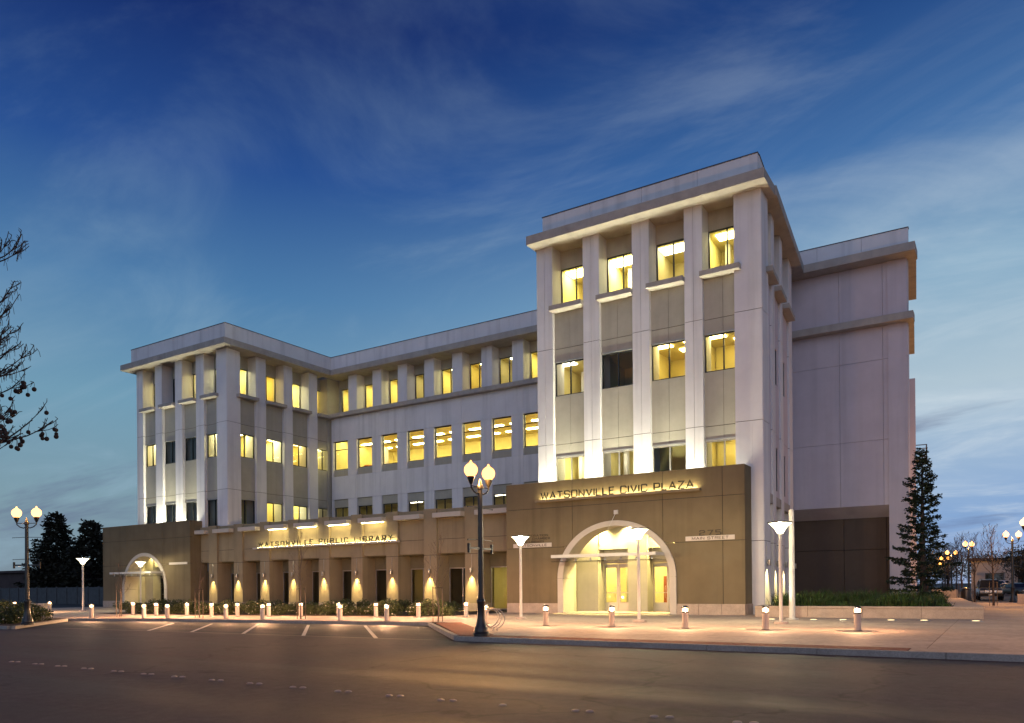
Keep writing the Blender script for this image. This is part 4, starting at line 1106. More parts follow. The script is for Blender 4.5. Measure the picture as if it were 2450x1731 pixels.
# twin-globe street lamps
def make_lamp(gm, power):
    t = thing('street_lamp', 'street lamp', 'street lamp', (0, 0, 0))
    local('base', B().lathe([(0.24, 0.0), (0.24, 0.08), (0.2, 0.12), (0.2, 0.22), (0.15, 0.3), (0.115, 0.5), (0.105, 0.9), (0.13, 0.95), (0.13, 1.0), (0.09, 1.05)], n=16), M['metal_dark'], t)
    local('shaft', B().lathe([(0.085, 1.04), (0.065, 4.1), (0.09, 4.12), (0.09, 4.2), (0.05, 4.26), (0.03, 4.36), (0.0, 4.42)], n=14), M['metal_dark'], t)
    for s in (-1, 1):
        local('arm', B().tube([(0, 0, 4.02), (s * 0.14, 0, 3.97), (s * 0.3, 0, 4.02), (s * 0.42, 0, 4.12), (s * 0.43, 0, 4.22)], 0.022, 8), M['metal_dark'], t)
        local('brace', B().tube([(0, 0, 4.16), (s * 0.42, 0, 4.17)], 0.014, 6), M['metal_dark'], t)
        local('globe_holder', B().lathe([(0.03, 4.2), (0.06, 4.26), (0.1, 4.36), (0.105, 4.42), (0.0, 4.43)], (s * 0.43, 0, 0), 14), M['metal_dark'], t)
        local('globe', B().lathe([(0.10, 4.425), (0.16, 4.50), (0.186, 4.58), (0.178, 4.66), (0.13, 4.73), (0.06, 4.78), (0.03, 4.80), (0.03, 4.83), (0.0, 4.87)], (s * 0.43, 0, 0), 18), gm, t)
        bulb('sodium_bulb', t, (s * 0.43, 0, 4.6), power, (1.0, 0.47, 0.13), 0.07)
        for z in (3.6, 2.7): local('banner_rod', B().tube([(0, 0, z), (s * 0.6, 0, z - 0.02), (s * 0.605, 0, z - 0.02)], [0.012, 0.01, 0.024], 6), M['metal_dark'], t)
        local('sign_bracket', B().xyz(min(0, s * 0.56), max(0, s * 0.56), -0.025, 0.025, 2.42, 2.48).xyz(s * 0.56 - 0.025, s * 0.56 + 0.025, -0.035, 0.035, 2.32, 2.58), M['metal_dark'], t)
    return t
sl = make_lamp(M['globe'], 760)
place(sl, (-12.25, 17.72, ZP), R(90), 'black twin globe street lamp at the brick corner beside the bike rack', 'twin globe street lamps')
dim = place(sl, (-33.7, 16.05, 0.11), R(28), 'black twin globe street lamp at the kerb of the dark garden', 'twin globe street lamps')
for x, y, a, lb in [(7.9, 17.75, 90, 'black twin globe street lamp added out of view on the next stretch of kerb past the plaza'),  # lamps added out of view to throw orange light on the road
                    (-17.5, 2.3, 90, 'black twin globe street lamp added out of view on the opposite pavement by the plane tree'),
                    (5.5, 2.3, 90, 'black twin globe street lamp added out of view on the opposite pavement past the crossing')]:
    far = place(sl, (x, y, ZP), R(a), lb, 'twin globe street lamps')
    for ch in far.children:
        if ch.type == 'LIGHT': ch.data = ch.data.copy(); ch.data.energy = 520 if y > 10 else 170
for ch in dim.children:
    if ch.type == 'LIGHT': ch.data = ch.data.copy(); ch.data.energy = 60
slf = make_lamp(M['globe_far'], 520)
for x, y, a, lb in [(1.5, 50.3, 30, 'black twin globe street lamp cut by the picture edge near the planter walk'),
                    (0.75, 62.2, 32, 'black twin globe street lamp beside the low brown wall on the side street'),
                    (-2.1, 72.5, 60, 'twin globe street lamp just behind the dark parked four wheel drive'),
                    (-4.2, 92, 30, 'twin globe street lamp further along the side street among bare trees'),
                    (-5.9, 113, 30, 'twin globe street lamp behind the tip of the young conifer'),
                    (-7.9, 145, 40, 'smallest farthest twin globe street lamp on the side street')]:
    place(slf, (x, y, ZP if y < 62.3 else 0.0), R(a), lb, 'twin globe street lamps')

# recessed ground lights before the planter
gl_ = thing('ground_light', 'flush round ground light', 'lamp', (0, 0, 0))
local('ring', B().lathe([(0.21, 0.0), (0.2, 0.02), (0.15, 0.024)], n=20), M['metal_grey'], gl_)
local('lens', B().lathe([(0.15, 0.02), (0.1, 0.03), (0.0, 0.034)], n=20), M['groundlens'], gl_)
for i, (x, y) in enumerate([(-7.5, 30.73), (-5.98, 30.84), (-4.98, 31.1), (-3.38, 31.36), (-2.32, 31.54), (-0.71, 31.61)]):
    place(gl_, (x, y, ZP), 0, '%s flush round ground light before the planter counted from the white pole' % ORD[i], 'ground lights before the planter')
# thick white pole with its flange
wp = thing('white_pole', 'thick plain white steel pole on a flange before the planter', 'pole', (-6.86, 31.3, ZP))
part('shaft', B().lathe([(0.115, 0.03), (0.1, 4.28), (0.0, 4.29)], (-6.86, 31.3, ZP), 20), M['metal_white'], wp)
part('flange', B().lathe([(0.24, 0.0), (0.24, 0.03), (0.115, 0.05)], (-6.86, 31.3, ZP), 20), M['metal_white'], wp)
spot('pole_uplight', wp, (-7.5, 30.75, 0.2), (-6.86, 31.3, 2.6), 120, 60, 0.6, (1.0, 0.93, 0.75), 0.08)

# bike rack: steel hoops
br = thing('bike_rack', 'bike rack of thin overlapping steel hoops beside the black street lamp', 'bike rack', (-13.6, 20.4, ZP))
for i, (x, y) in enumerate([(-14.05, 20.75), (-13.72, 20.42), (-13.38, 20.1)]):
    a = R(32.3); pts = []
    for k in range(29):
        t = R(-90 + 14) + R(332) * k / 28
        pts.append((x + math.cos(t) * 0.31 * math.cos(a), y + math.cos(t) * 0.31 * math.sin(a), ZP + 0.38 + math.sin(t) * 0.31))
    pts = [(pts[0][0], pts[0][1], ZP)] + pts + [(pts[-1][0], pts[-1][1], ZP)]
    part('hoop', B().tube(pts, 0.017, 8), M['metal_grey'], br)
# ================================================================ PLANTER AND PLANTS
PF = [(-8.75, 33.15), (-0.5, 33.65)]; PR = [(-0.5, 33.65), (-1.95, 53.0)]
pl = thing('planter', 'long low stone planter wall with a projecting cap filled with strap leaved plants', 'planter', (-4.6, 33.4, ZP))
def wall_run(a, c, w, n, root, cap=0.04):
    a = Vector(a); c = Vector(c); L = (c - a).length; d = (c - a) / L; nn = Vector((-d.y, d.x))
    for i in range(n):
        p = a + d * (L * i / n + 0.006); q = a + d * (L * (i + 1) / n - 0.006)
        f = lambda o1, o2: [(p + nn * o1).to_tuple(), (q + nn * o1).to_tuple(), (q + nn * o2).to_tuple(), (p + nn * o2).to_tuple()]
        part('planter_block', B().prism(f(0, w), 0.0, ZP + 0.38), M['stone'], root)
        part('cap_stone', B().prism(f(-cap, w + cap), ZP + 0.383, ZP + 0.46), M['stone'], root)
wall_run(PF[0], PF[1], 0.4, 4, pl)
wall_run((-0.53, 34.12), (-1.95, 53.0), 0.95, 7, pl, 0.02)
wall_run((-9.0, 35.6), (-8.8, 33.2), 0.35, 1, pl, 0.0)
part('soil', B().prism([(-8.4, 33.6), (-1.6, 34.05), (-2.9, 52.9), (-3.9, 48.9), (-11.8, 48.9), (-9.6, 42), (-8.4, 36)], 0.0, ZP + 0.36), M['soil'], pl)
# strap leaves
st = B(); rng = random.Random(3)
def blade(b, x, y, z, h, az, lean, w, m=0):
    d = (math.cos(az), math.sin(az)); s = (-d[1] * w, d[0] * w); P = []
    for k, t in enumerate((0, 0.4, 0.75, 1.0)):
        r = lean * h * t ** 1.8; zz = z + h * (t - 0.42 * lean * t ** 2.6); ww = (1, 0.9, 0.55, 0.05)[k]
        P += [(x + d[0] * r - s[0] * ww, y + d[1] * r - s[1] * ww, zz), (x + d[0] * r + s[0] * ww, y + d[1] * r + s[1] * ww, zz)]
    b.add(P, [(0, 1, 3, 2), (2, 3, 5, 4), (4, 5, 7, 6)], m, True)
for i in range(560):
    y = 34.15 + (rng.random() ** 1.5) * 8.0
    t = rng.random(); x0 = -8.2 if y < 36 else -8.9 - (y - 36) * 0.1; x1 = -1.75 - (y - 34) * 0.075
    x = x0 + (x1 - x0) * t
    edge = min(1.0, 0.62 + (y - 34.1) * 0.22) * (0.8 + 0.35 * math.sin(x * 1.7 + 1) * math.sin(y * 1.3))
    for k in range(rng.randint(14, 20)):
        blade(st, x + rng.gauss(0, 0.1), y + rng.gauss(0, 0.1), ZP + 0.34, rng.uniform(0.6, 1.0) * edge, rng.uniform(0, 6.28), rng.uniform(0.25, 1.0), rng.uniform(0.009, 0.017), 0 if rng.random() < 0.75 else 1)
tag(part('strap_plants', st, [M['strap'], M['leaf2']]), 'dense green strap leaved plants filling the stone planter', 'plants', kind='stuff')

# ---- leafy shrubs
def make_shrub(seed, rx, ry, rz, n, flowers, m1='leaf', m2='leaf2'):
    g = random.Random(seed); t = thing('shrub', 'shrub', 'shrub', (0, 0, 0))
    b = B(); s = B()
    lumps = [(g.uniform(-0.55, 0.55) * rx, g.uniform(-0.55, 0.55) * ry, g.uniform(0.35, 0.75) * rz, g.uniform(0.35, 0.6)) for _ in range(7)]
    for i in range(n):
        cx, cy, cz, cr = g.choice(lumps)
        v = Vector((g.gauss(0, 1), g.gauss(0, 1), g.gauss(0, 1))).normalized() * (g.random() ** 0.35)
        p = Vector((cx + v.x * cr * rx, cy + v.y * cr * ry, max(0.03, cz + v.z * cr * rz)))
        e1 = Vector((g.gauss(0, 1), g.gauss(0, 1), g.gauss(0, 0.6))).normalized(); e2 = e1.orthogonal().normalized()
        e2 = (e2 * math.cos(i) + e1.cross(e2) * math.sin(i)); l = g.uniform(0.035, 0.07); w = l * 0.42
        b.add([p - e1 * l, p + e2 * w, p + e1 * l, p - e2 * w], [(0, 1, 2, 3)], 2 if i < flowers else (0 if g.random() < 0.65 else 1))
    for k in range(9):
        a = g.uniform(0, 6.28); x, y = math.cos(a) * rx * 0.5, math.sin(a) * ry * 0.5
        s.tube([(0, 0, 0), (x * 0.4, y * 0.4, rz * 0.35), (x, y, rz * 0.8)], [0.014, 0.01, 0.004], 5)
    local('foliage', b, [M[m1], M[m2], M['flower']], t); local('stems', s, M['bark_dk'], t)
    return t
sh = [make_shrub(11, 0.75, 0.6, 0.62, 1500, 40), make_shrub(12, 0.6, 0.55, 0.5, 1200, 20), make_shrub(13, 0.9, 0.6, 0.58, 1700, 60)]
g_ = random.Random(5)
def row(pts, label, group):
    for i, (x, y) in enumerate(pts):
        o = place(sh[i % 3], (x, y, 0.1), g_.uniform(0, 6.28), label, group); k = g_.uniform(0.85, 1.15); o.scale = (k, k, k * g_.uniform(0.9, 1.1))
pts = []
for i in range(26):
    t = i / 25; x = -44.5 + t * 21.6; y = 26.2 + (x + 44.5) * 0.155 + g_.uniform(-0.1, 0.5)
    pts.append((x + g_.uniform(-0.2, 0.2), y + 0.45))
row(pts, 'low rounded shrub with pale flowers in the bed along the library front', 'shrubs along the library front')
pts = [(-52 + i * 1.1 + g_.uniform(-.3, .3), 31.5 + i * 0.12 + g_.uniform(-.6, .6)) for i in range(24)]
row(pts, 'leafy shrub in the rear row close under the library windows', 'shrubs under the library windows')
pts = []
for i in range(44):
    a = g_.random(); b_ = g_.random()
    x = -35.5 - a * 36; y = 16.4 + b_ * (1.5 + (-35.5 - x) * 0.42)
    if x > -45 and y > 15.2 + (-33 - x) * 0.87 - 0.6: y = 15.6 + b_ * max(0.3, (-33 - x) * 0.87 - 1.4)
    pts.append((x, y))
row(pts, 'dark low shrub in the unlit garden bed beside the road', 'shrubs in the dark garden')

# ---- young bare trees with stakes
def bare_tree(seed, h, spread, r0, n1, m='bark', stakes=True, droop=0.0, twig=0.004, levels=2):
    g = random.Random(seed); t = thing('young_tree', 'tree', 'tree', (0, 0, 0)); tr = B(); cr = B()
    pts = [(0, 0, 0)]
    for k in range(1, 7): pts.append((g.uniform(-0.03, 0.03) * k, g.uniform(-0.03, 0.03) * k, h * k / 6))
    tr.tube(pts, [r0 * (1 - 0.85 * k / 6) for k in range(7)], 8)
    def branch(p, d, L, r, lev):
        q = [Vector(p)]; dd = Vector(d)
        for k in range(4):
            dd = (dd + Vector((g.gauss(0, .12), g.gauss(0, .12), 0.12 + g.gauss(0, .06) - droop))).normalized(); q.append(q[-1] + dd * L / 4)
        cr.tube(q, [r, r * 0.8, r * 0.6, r * 0.42, r * 0.25], 5 if lev else 4, cap=False)
        if lev > 0:
            for j in range(g.randint(3, 5)):
                k = g.randint(1, 4); az = g.uniform(0, 6.28)
                nd = (dd + Vector((math.cos(az), math.sin(az), 0.25)) * 0.8).normalized(); branch(q[k], nd, L * g.uniform(0.35, 0.6), max(twig, r * 0.5), lev - 1)
    for i in range(n1):
        f = 0.36 + 0.6 * i / n1; k = f * 6; j = int(k); a = Vector(pts[j]); c = Vector(pts[min(6, j + 1)]); p = a.lerp(c, k - j)
        az = i * 2.4 + g.uniform(-.4, .4); branch(p, (math.cos(az) * 0.8, math.sin(az) * 0.8, 0.75), spread * (1.15 - f) * g.uniform(0.8, 1.2) * 1.5, max(twig, r0 * 0.42 * (1.1 - f)), levels)
    local('trunk', tr, M[m], t); local('crown', cr, M[m], t)
    if stakes:
        for s in (-1, 1): local('stake', B().lathe([(0.017, 0), (0.017, 1.4)], (s * 0.2, 0.05, 0), 8), M['wood'], t)
        local('tie', B().tube([(-0.2, 0.05, 1.35), (0, 0.02, 1.37), (0.2, 0.05, 1.35)], 0.012, 6), M['tyre'], t)
    return t
yt = bare_tree(21, 4.2, 0.7, 0.035, 13)
G = 'young staked trees beside the parking bays'
place(yt, (-26.7, 24.3, ZP), 0.4, 'thin bare young tree with two stakes before the library lettering', G)
yt2 = bare_tree(22, 3.6, 0.75, 0.035, 13)
place(yt2, (-18.95, 24.4, ZP), 1.0, 'thin bare young tree with stakes at the inner corner of the parking kerb', G)
yt3 = bare_tree(23, 2.9, 0.6, 0.03, 10)
place(yt3, (-38.8, 23.0, ZP), 2.0, 'small bare young tree in front of the garden side arch', G)
place(yt3, (-33.0, 23.6, ZP), 3.6, 'small bare young tree at the kerb near the end of the dark block', G)
# street trees, right
stt = bare_tree(31, 4.7, 1.1, 0.07, 22, 'bark_dk', True, twig=0.007)
G2 = 'bare street trees on the side street'
for x, y, rz, s, lb in [(-0.3, 53.3, 0.3, 1.0, 'bare street tree with two stakes on the planter walk'),
                        (-1.6, 68.0, 1.3, 1.1, 'bare street tree left of the dark parked four wheel drive'),
                        (-2.9, 80.0, 2.3, 1.25, 'bare street tree next along behind the parked four wheel drive'),
                        (-3.6, 88.0, 4.0, 1.25, 'bare street tree farther along by the second visible lamp pair'),
                        (-5.0, 104.0, 5.0, 1.3, 'bare street tree before the third lamp pair'),
                        (-6.3, 122.0, 0.9, 1.3, 'most distant bare street tree of the row')]:
    o = place(stt, (x, y, ZP if y < 62 else 0), rz, lb, G2); o.scale = (s * 1.0, s * 1.0, s)

# ---- big bare plane tree whose branch tips reach in from the left
pt = thing('plane_tree', 'bare plane tree branches hung with round seed balls against the sky', 'tree', (-9.45, 2.72, ZP))
g = random.Random(41); tk = B(); br_ = B(); BALLS = []
base = Vector((-9.45, 2.72, ZP))
tpts = [base + Vector((g.uniform(-.05, .05) * k, g.uniform(-.05, .05) * k, 1.0 * k)) for k in range(9)]
tk.tube(tpts, [0.17 - 0.017 * k for k in range(9)], 12)
VR = Vector((math.cos(R(32.34)), math.sin(R(32.34)), 0)); VF = Vector((-math.sin(R(32.34)), math.cos(R(32.34)), 0))
def twig(p, d, L, r, lev, balls=True):
    q = [Vector(p)]; dd = Vector(d).normalized(); n = 6
    for k in range(n):
        up = 0.03 if k < 3 else 0.22
        dd = (dd + Vector((g.gauss(0, .09), g.gauss(0, .09), up + g.gauss(0, .05)))).normalized(); q.append(q[-1] + dd * L / n)
    br_.tube(q, [max(0.0035, r * (1 - 0.8 * k / n)) for k in range(n + 1)], 6, cap=False)
    for k in range(1, n + 1):                                      # knobbly spurs
        if g.random() < 0.6:
            s_ = Vector((g.gauss(0, 1), g.gauss(0, 1), abs(g.gauss(0, 1)))).normalized() * 0.035
            br_.tube([q[k], q[k] + s_], [0.004, 0.0025], 4, cap=False)
    if lev:
        for j in range(g.randint(4, 6)):
            k = g.randint(2, n - 1); side = VR * g.uniform(0.2, 1.0) + VF * g.uniform(-0.7, 0.7) + Vector((0, 0, g.uniform(-0.35, 0.5)))
            twig(q[k], dd * 0.7 + side * 0.8, L * g.uniform(0.22, 0.38), r * 0.5, lev - 1)
    if balls and g.random() < 0.75:
        for j in range(g.randint(1, 4)):
            p0 = q[g.randint(2, n)]; dr = g.uniform(0.05, 0.11); p1 = p0 + Vector((g.uniform(-.03, .03), g.uniform(-.03, .03), -dr))
            br_.tube([p0, p0.lerp(p1, 0.5) + Vector((0.008, 0, 0.01)), p1], 0.0022, 4, cap=False)
            if len(BALLS) < 280: BALLS.append((p1 - Vector((0, 0, 0.02)), g.uniform(0.85, 1.1)))
for i in range(26):
    z = 2.45 + i * 0.075; p = tpts[0] + Vector((0, 0, z)); jit = g.uniform(-0.5, 0.5)
    d = VR * 1.0 + VF * jit + Vector((0, 0, 0.08 + 0.012 * i + g.uniform(-.12, .1)))
    twig(p, d, g.uniform(1.5, 1.85), 0.022, 2)
for i in range(14):
    z = 2.8 + i * 0.4; p = tpts[0] + Vector((0, 0, min(z, 7.8))); a = g.uniform(2.2, 5.2)
    twig(p, VR * math.cos(a) + VF * math.sin(a) + Vector((0, 0, 0.5)), g.uniform(1.4, 2.2), 0.03, 1, False)
part('trunk', tk, M['bark'], pt); part('crown', br_, M['bark_dk'], pt)
ball_b = B(); ball_b.lathe([(max(1e-5, 0.024 * math.sin(math.pi * i / 6)), -0.024 * math.cos(math.pi * i / 6)) for i in range(7)], n=8)
ball_me = ball_b.mesh('seed_ball', M['bark_dk'])
for c, k in BALLS:
    o = link('seed_ball', ball_me, pt, c - pt.location); o.scale = (k, k, k)

# ---- conifers
def conifer(name, label, loc, h, wmax, zmin, seed, m, dens, droop, leaf, ragged, group=None, spray=22):
    g = random.Random(seed); t = thing(name, label, 'tree', loc, 0, group); tr = B(); cr = B(); br2 = B()
    tr.tube([(0, 0, -0.05), (0, 0, h * 0.5), (0.02, 0, h)], [h * 0.018 + 0.03, h * 0.011 + 0.015, 0.008], 8)
    n = int(dens)
    for i in range(n):
        f = (i + g.random()) / n; z = zmin + (h - zmin) * f ** 0.9
        L = wmax * (1 - f) ** 0.75 * g.uniform(1 - ragged, 1.12) + 0.08
        if f < 0.12: L *= 0.8 + f * 1.5
        az = i * 2.39996 + g.uniform(-.3, .3); d = Vector((math.cos(az), math.sin(az), 0.12 + 0.5 * f)).normalized()
        q = [Vector((0, 0, z))]
        for k in range(4):
            d = (d + Vector((g.gauss(0, .06), g.gauss(0, .06), -droop * (1 - f) + (0.07 if k > 1 else 0)))).normalized(); q.append(q[-1] + d * L / 4)
        br2.tube(q, [0.012 + 0.004 * h / 7, 0.01, 0.008, 0.006, 0.003], 4, cap=False)
        ns = max(5, int(L * spray))
        for j in range(ns):
            s = (0.12 + 0.88 * g.random() ** 0.75) * 3.999; k = int(s); p = q[k].lerp(q[k + 1], s - k)
            side = Vector((-d.y, d.x, 0)) * g.choice((-1, 1))
            a1 = (side * g.uniform(0.3, 1.0) + d * g.uniform(0.3, 0.9) + Vector((0, 0, g.uniform(-.45, .25)))).normalized()
            tl = leaf * g.uniform(1.2, 2.6) * (1.1 - 0.12 * s)
            for r_ in range(5):                                     # a small drooping twig set with needles
                o_ = p + a1 * tl * (r_ + g.random()) / 5 + Vector((0, 0, -0.06 * tl * r_ * r_ / 4))
                e1 = (a1 + Vector((g.gauss(0, .55), g.gauss(0, .55), g.gauss(0, .35)))).normalized(); l = leaf * g.uniform(0.55, 1.1)
                e2 = e1.cross(Vector((g.gauss(0, .5), g.gauss(0, .5), 1))).normalized() * l * 0.42
                cr.add([o_ - e2 * 0.4, o_ + e1 * l * 0.5 - e2, o_ + e1 * l, o_ + e1 * l * 0.5 + e2], [(0, 1, 2, 3)])
    local('trunk', tr, M['bark_dk'], t); local('crown', cr, M[m], t); local('branches', br2, M['bark_dk'], t)
    return t
conifer('young_redwood', 'young redwood with loose drooping boughs growing in the stone planter', (-3.05, 41.0, 0.45), 7.3, 1.55, 0.3, 51, 'needle', 120, 0.06, 0.125, 0.75, None, 46)
conifer('tall_spruce', 'tall pointed dark spruce behind the garden fence', (-117.5, 60.0, -0.02), 12.6, 5.2, 0.5, 61, 'pine', 150, 0.05, 0.5, 0.5, 'dark conifers behind the fence', 7)
conifer('broad_pine', 'broad ragged dark pine right of the pointed spruce', (-110.0, 61.0, -0.02), 11.0, 4.6, 0.8, 62, 'pine', 110, -0.02, 0.6, 0.65, 'dark conifers behind the fence', 7)
conifer('low_pine', 'low dark pine filling in close beside the brown block', (-101.0, 63.0, -0.02), 6.2, 4.2, 0.3, 63, 'pine', 120, 0.0, 0.45, 0.4, 'dark conifers behind the fence', 7)
conifer('low_pine', 'low dark pine between the spruce and the dark shop roof', (-125.0, 63.0, -0.02), 6.8, 4.4, 0.3, 64, 'pine', 120, 0.0, 0.45, 0.4, 'dark conifers behind the fence', 7)
# ================================================================ BACKGROUND
# fence of the dark garden: posts and boards
fn = thing('garden_fence', 'tall dark grey board fence closing the unlit garden', 'fence', (-85, 45, 0))
fb = B().xyz(0, 1.96, -0.03, 0.03, 0.05, 1.85).mesh('fence_panel', M['fence'])
fp_ = B().xyz(-0.06, 0.06, -0.06, 0.06, 0, 1.95).mesh('post', M['fence'])
for i in range(22):
    link('fence_panel', fb, fn, (-22 + i * 2.1 + 0.07, 0.04, 0)); link('post', fp_, fn, (-22 + i * 2.1, 0, 0))
# dark shop beyond
shp = thing('dark_shop', 'dark low shop building with a few lit panes left of the spruce', 'building', (-135, 66, 0))
part('wall', B().xyz(-160, -118, 66, 80, 0, 4.6), M['dark_wall'], shp)
part('roof', B().xyz(-160.4, -117.6, 65.4, 80.4, 4.6, 5.0), M['dark_wall'], shp)
for i, x in enumerate((-136, -133.4, -124.0, -122.6, -119.8)):
    w = part('window', B().xyz(x, x + (2.2 if i < 2 else 0.9), 65.9, 65.98, 1.6, 2.4 if i < 2 else 2.0), M['frame'], shp)
    part('pane', B().xyz(x + .08, x + (2.1 if i < 2 else 0.82), 65.86, 65.895, 1.68, 2.32 if i < 2 else 1.94), M['signal'], w)
bn = thing('garden_bench', 'pale concrete bench block among the dark garden shrubs', 'bench', (-57.5, 28.2, 0.11))
part('seat', B().xyz(-58.6, -56.4, 27.9, 28.5, 0.5, 0.62), M['kerb'], bn)
for x in (-58.3, -56.9): part('leg', B().xyz(x, x + 0.3, 27.98, 28.42, 0.1, 0.5), M['kerb'], bn)

# low walls and bin on the side street
lw = thing('low_wall', 'low brown wall at the edge of the side street beside a lamp', 'wall', (2.2, 57, ZP))
for i in range(3): part('wall_block', B().xyz(0.95 + i * 1.6, 2.53 + i * 1.6, 57.6 - i * 1.1, 58.5 - i * 1.1, ZP, ZP + 0.62), M['stone'], lw)
lw2 = thing('low_wall', 'low reddish wall behind the planter at the start of the side street', 'wall', (-3.3, 69, 0))
for i in range(2): part('wall_block', B().xyz(-4.0 - i * 0.6, -2.75 - i * 0.6, 66 + i * 3.2, 69.1 + i * 3.2, 0, 0.95), M['stone'], lw2)
bin_ = thing('litter_bin', 'dark round litter bin beside the low reddish wall', 'bin', (-2.15, 67.2, 0))
part('body', B().lathe([(0.28, 0), (0.32, 0.9), (0.3, 0.95)], (-2.15, 67.2, 0), 16), M['metal_dark'], bin_)
part('lid', B().lathe([(0.33, 0.95), (0.33, 1.0), (0.2, 1.1), (0, 1.12)], (-2.15, 67.2, 0), 16), M['metal_dark'], bin_)
# pale shop and tree belt closing the side street
ps = thing('pale_shop', 'pale low shop building closing the far end of the side street', 'building', (14, 150, 0))
part('wall', B().xyz(-4, 40, 150, 165, 0, 5.0), M['pale_wall'], ps)
part('roof', B().xyz(-4.5, 40.5, 149.4, 165.5, 5.0, 5.5), M['dark_wall'], ps)
for i in range(9):
    w = part('window', B().xyz(-2 + i * 4.5, 0.6 + i * 4.5, 149.9, 149.97, 0.8, 3.0), M['frame'], ps)
    part('pane', B().xyz(-1.85 + i * 4.5, 0.45 + i * 4.5, 149.86, 149.895, 0.95, 2.85), M['glass'], w)
def leafy_tree(seed, label, loc, h, r, group=None):
    g = random.Random(seed); t = thing('leafy_tree', label, 'tree', loc, 0, group); cr = B(); tr = B()
    tr.tube([(0, 0, 0), (0.1, 0, h * 0.3), (0, 0.1, h * 0.75)], [0.2, 0.16, 0.05], 8)
    L = [(g.gauss(0, .45) * r, g.gauss(0, .45) * r, h * g.uniform(0.35, 0.9), r * g.uniform(0.3, 0.5)) for _ in range(26)]
    for c in L: tr.tube([(0, 0, h * 0.3), (c[0] * 0.6, c[1] * 0.6, (h * .3 + c[2]) / 2), (c[0], c[1], c[2])], [0.07, 0.04, 0.02], 5, cap=False)
    for i in range(3800):
        c = g.choice(L); v = Vector((g.gauss(0, 1), g.gauss(0, 1), g.gauss(0, 1))).normalized() * c[3] * g.random() ** 0.4
        p = Vector(c[:3]) + v; e1 = Vector((g.gauss(0, 1), g.gauss(0, 1), g.gauss(0, 1))).normalized(); e2 = e1.orthogonal().normalized(); l = g.uniform(0.1, 0.2)
        cr.add([p - e1 * l, p + e2 * l * .5, p + e1 * l, p - e2 * l * .5], [(0, 1, 2, 3)])
    local('trunk', tr, M['bark_dk'], t); local('crown', cr, M['pine'], t)
    return t
leafy_tree(71, 'dense dark tree at the picture edge behind the silver saloon', (5.2, 78, 0), 6.2, 3.0)
leafy_tree(72, 'dark round tree before the pale shop', (2.5, 128, 0), 6.5, 3.2)
leafy_tree(73, 'dark tree at the far left end of the side street', (-10.5, 150, 0), 8.0, 4.0)

for i, (x, y, h, r) in enumerate([(-9.5, 190, 7.5, 5.0), (-4.0, 200, 6.5, 5.0), (-16.5, 185, 8.0, 5.5), (14, 96, 6.0, 3.4), (9.0, 118, 6.5, 3.6), (-1.0, 176, 7.0, 4.5)]):
    leafy_tree(80 + i, 'dark tree in the belt closing the view down the side street', (x, y, 0), h, r, 'trees closing the side street')

# ================================================================ CARS
M['car_dark'] = mat('dark_green_car_paint', (0.022, 0.026, 0.026), 0.28, 0.1, 3, spec=0.6)
M['car_silver'] = mat('silver_car_paint', (0.42, 0.41, 0.42), 0.3, 0.05, 3, metal=0.5)
M['car_white'] = mat('white_car_paint', (0.5, 0.5, 0.52), 0.35, 0.05, 3)
M['chrome'] = mat('chrome_trim', (0.6, 0.6, 0.6), 0.15, 0.05, metal=1.0)
M['car_glass'] = mat('tinted_car_glass', (0.012, 0.014, 0.016), 0.06, 0.05, spec=0.6)
M['headlamp'] = mat('headlamp_glass', (0.45, 0.46, 0.46), 0.12, 0.05, spec=0.6)
def section(b, rows, m, smooth=True):
    """skin a body from cross-sections (y, halfwidth_low, halfwidth_high, z_low, z_high)"""
    P = []; n = 10
    for (y, wl_, wh, zl, zh) in rows:
        rz = min(0.12, (zh - zl) * 0.3)
        P += [(-wl_ * 0.96, y, zl), (-wl_, y, zl + rz), (-(wl_ + wh) / 2 - 0.02, y, (zl + zh) / 2), (-wh, y, zh - rz), (-wh * 0.9, y, zh),
              (wh * 0.9, y, zh), (wh, y, zh - rz), ((wl_ + wh) / 2 + 0.02, y, (zl + zh) / 2), (wl_, y, zl + rz), (wl_ * 0.96, y, zl)]
    F = [(i * n + k, i * n + (k + 1) % n, (i + 1) * n + (k + 1) % n, (i + 1) * n + k) for i in range(len(rows) - 1) for k in range(n)]
    F += [tuple(range(n)), tuple(range(len(rows) * n - 1, (len(rows) - 1) * n - 1, -1))]
    b.add(P, F, m, smooth)
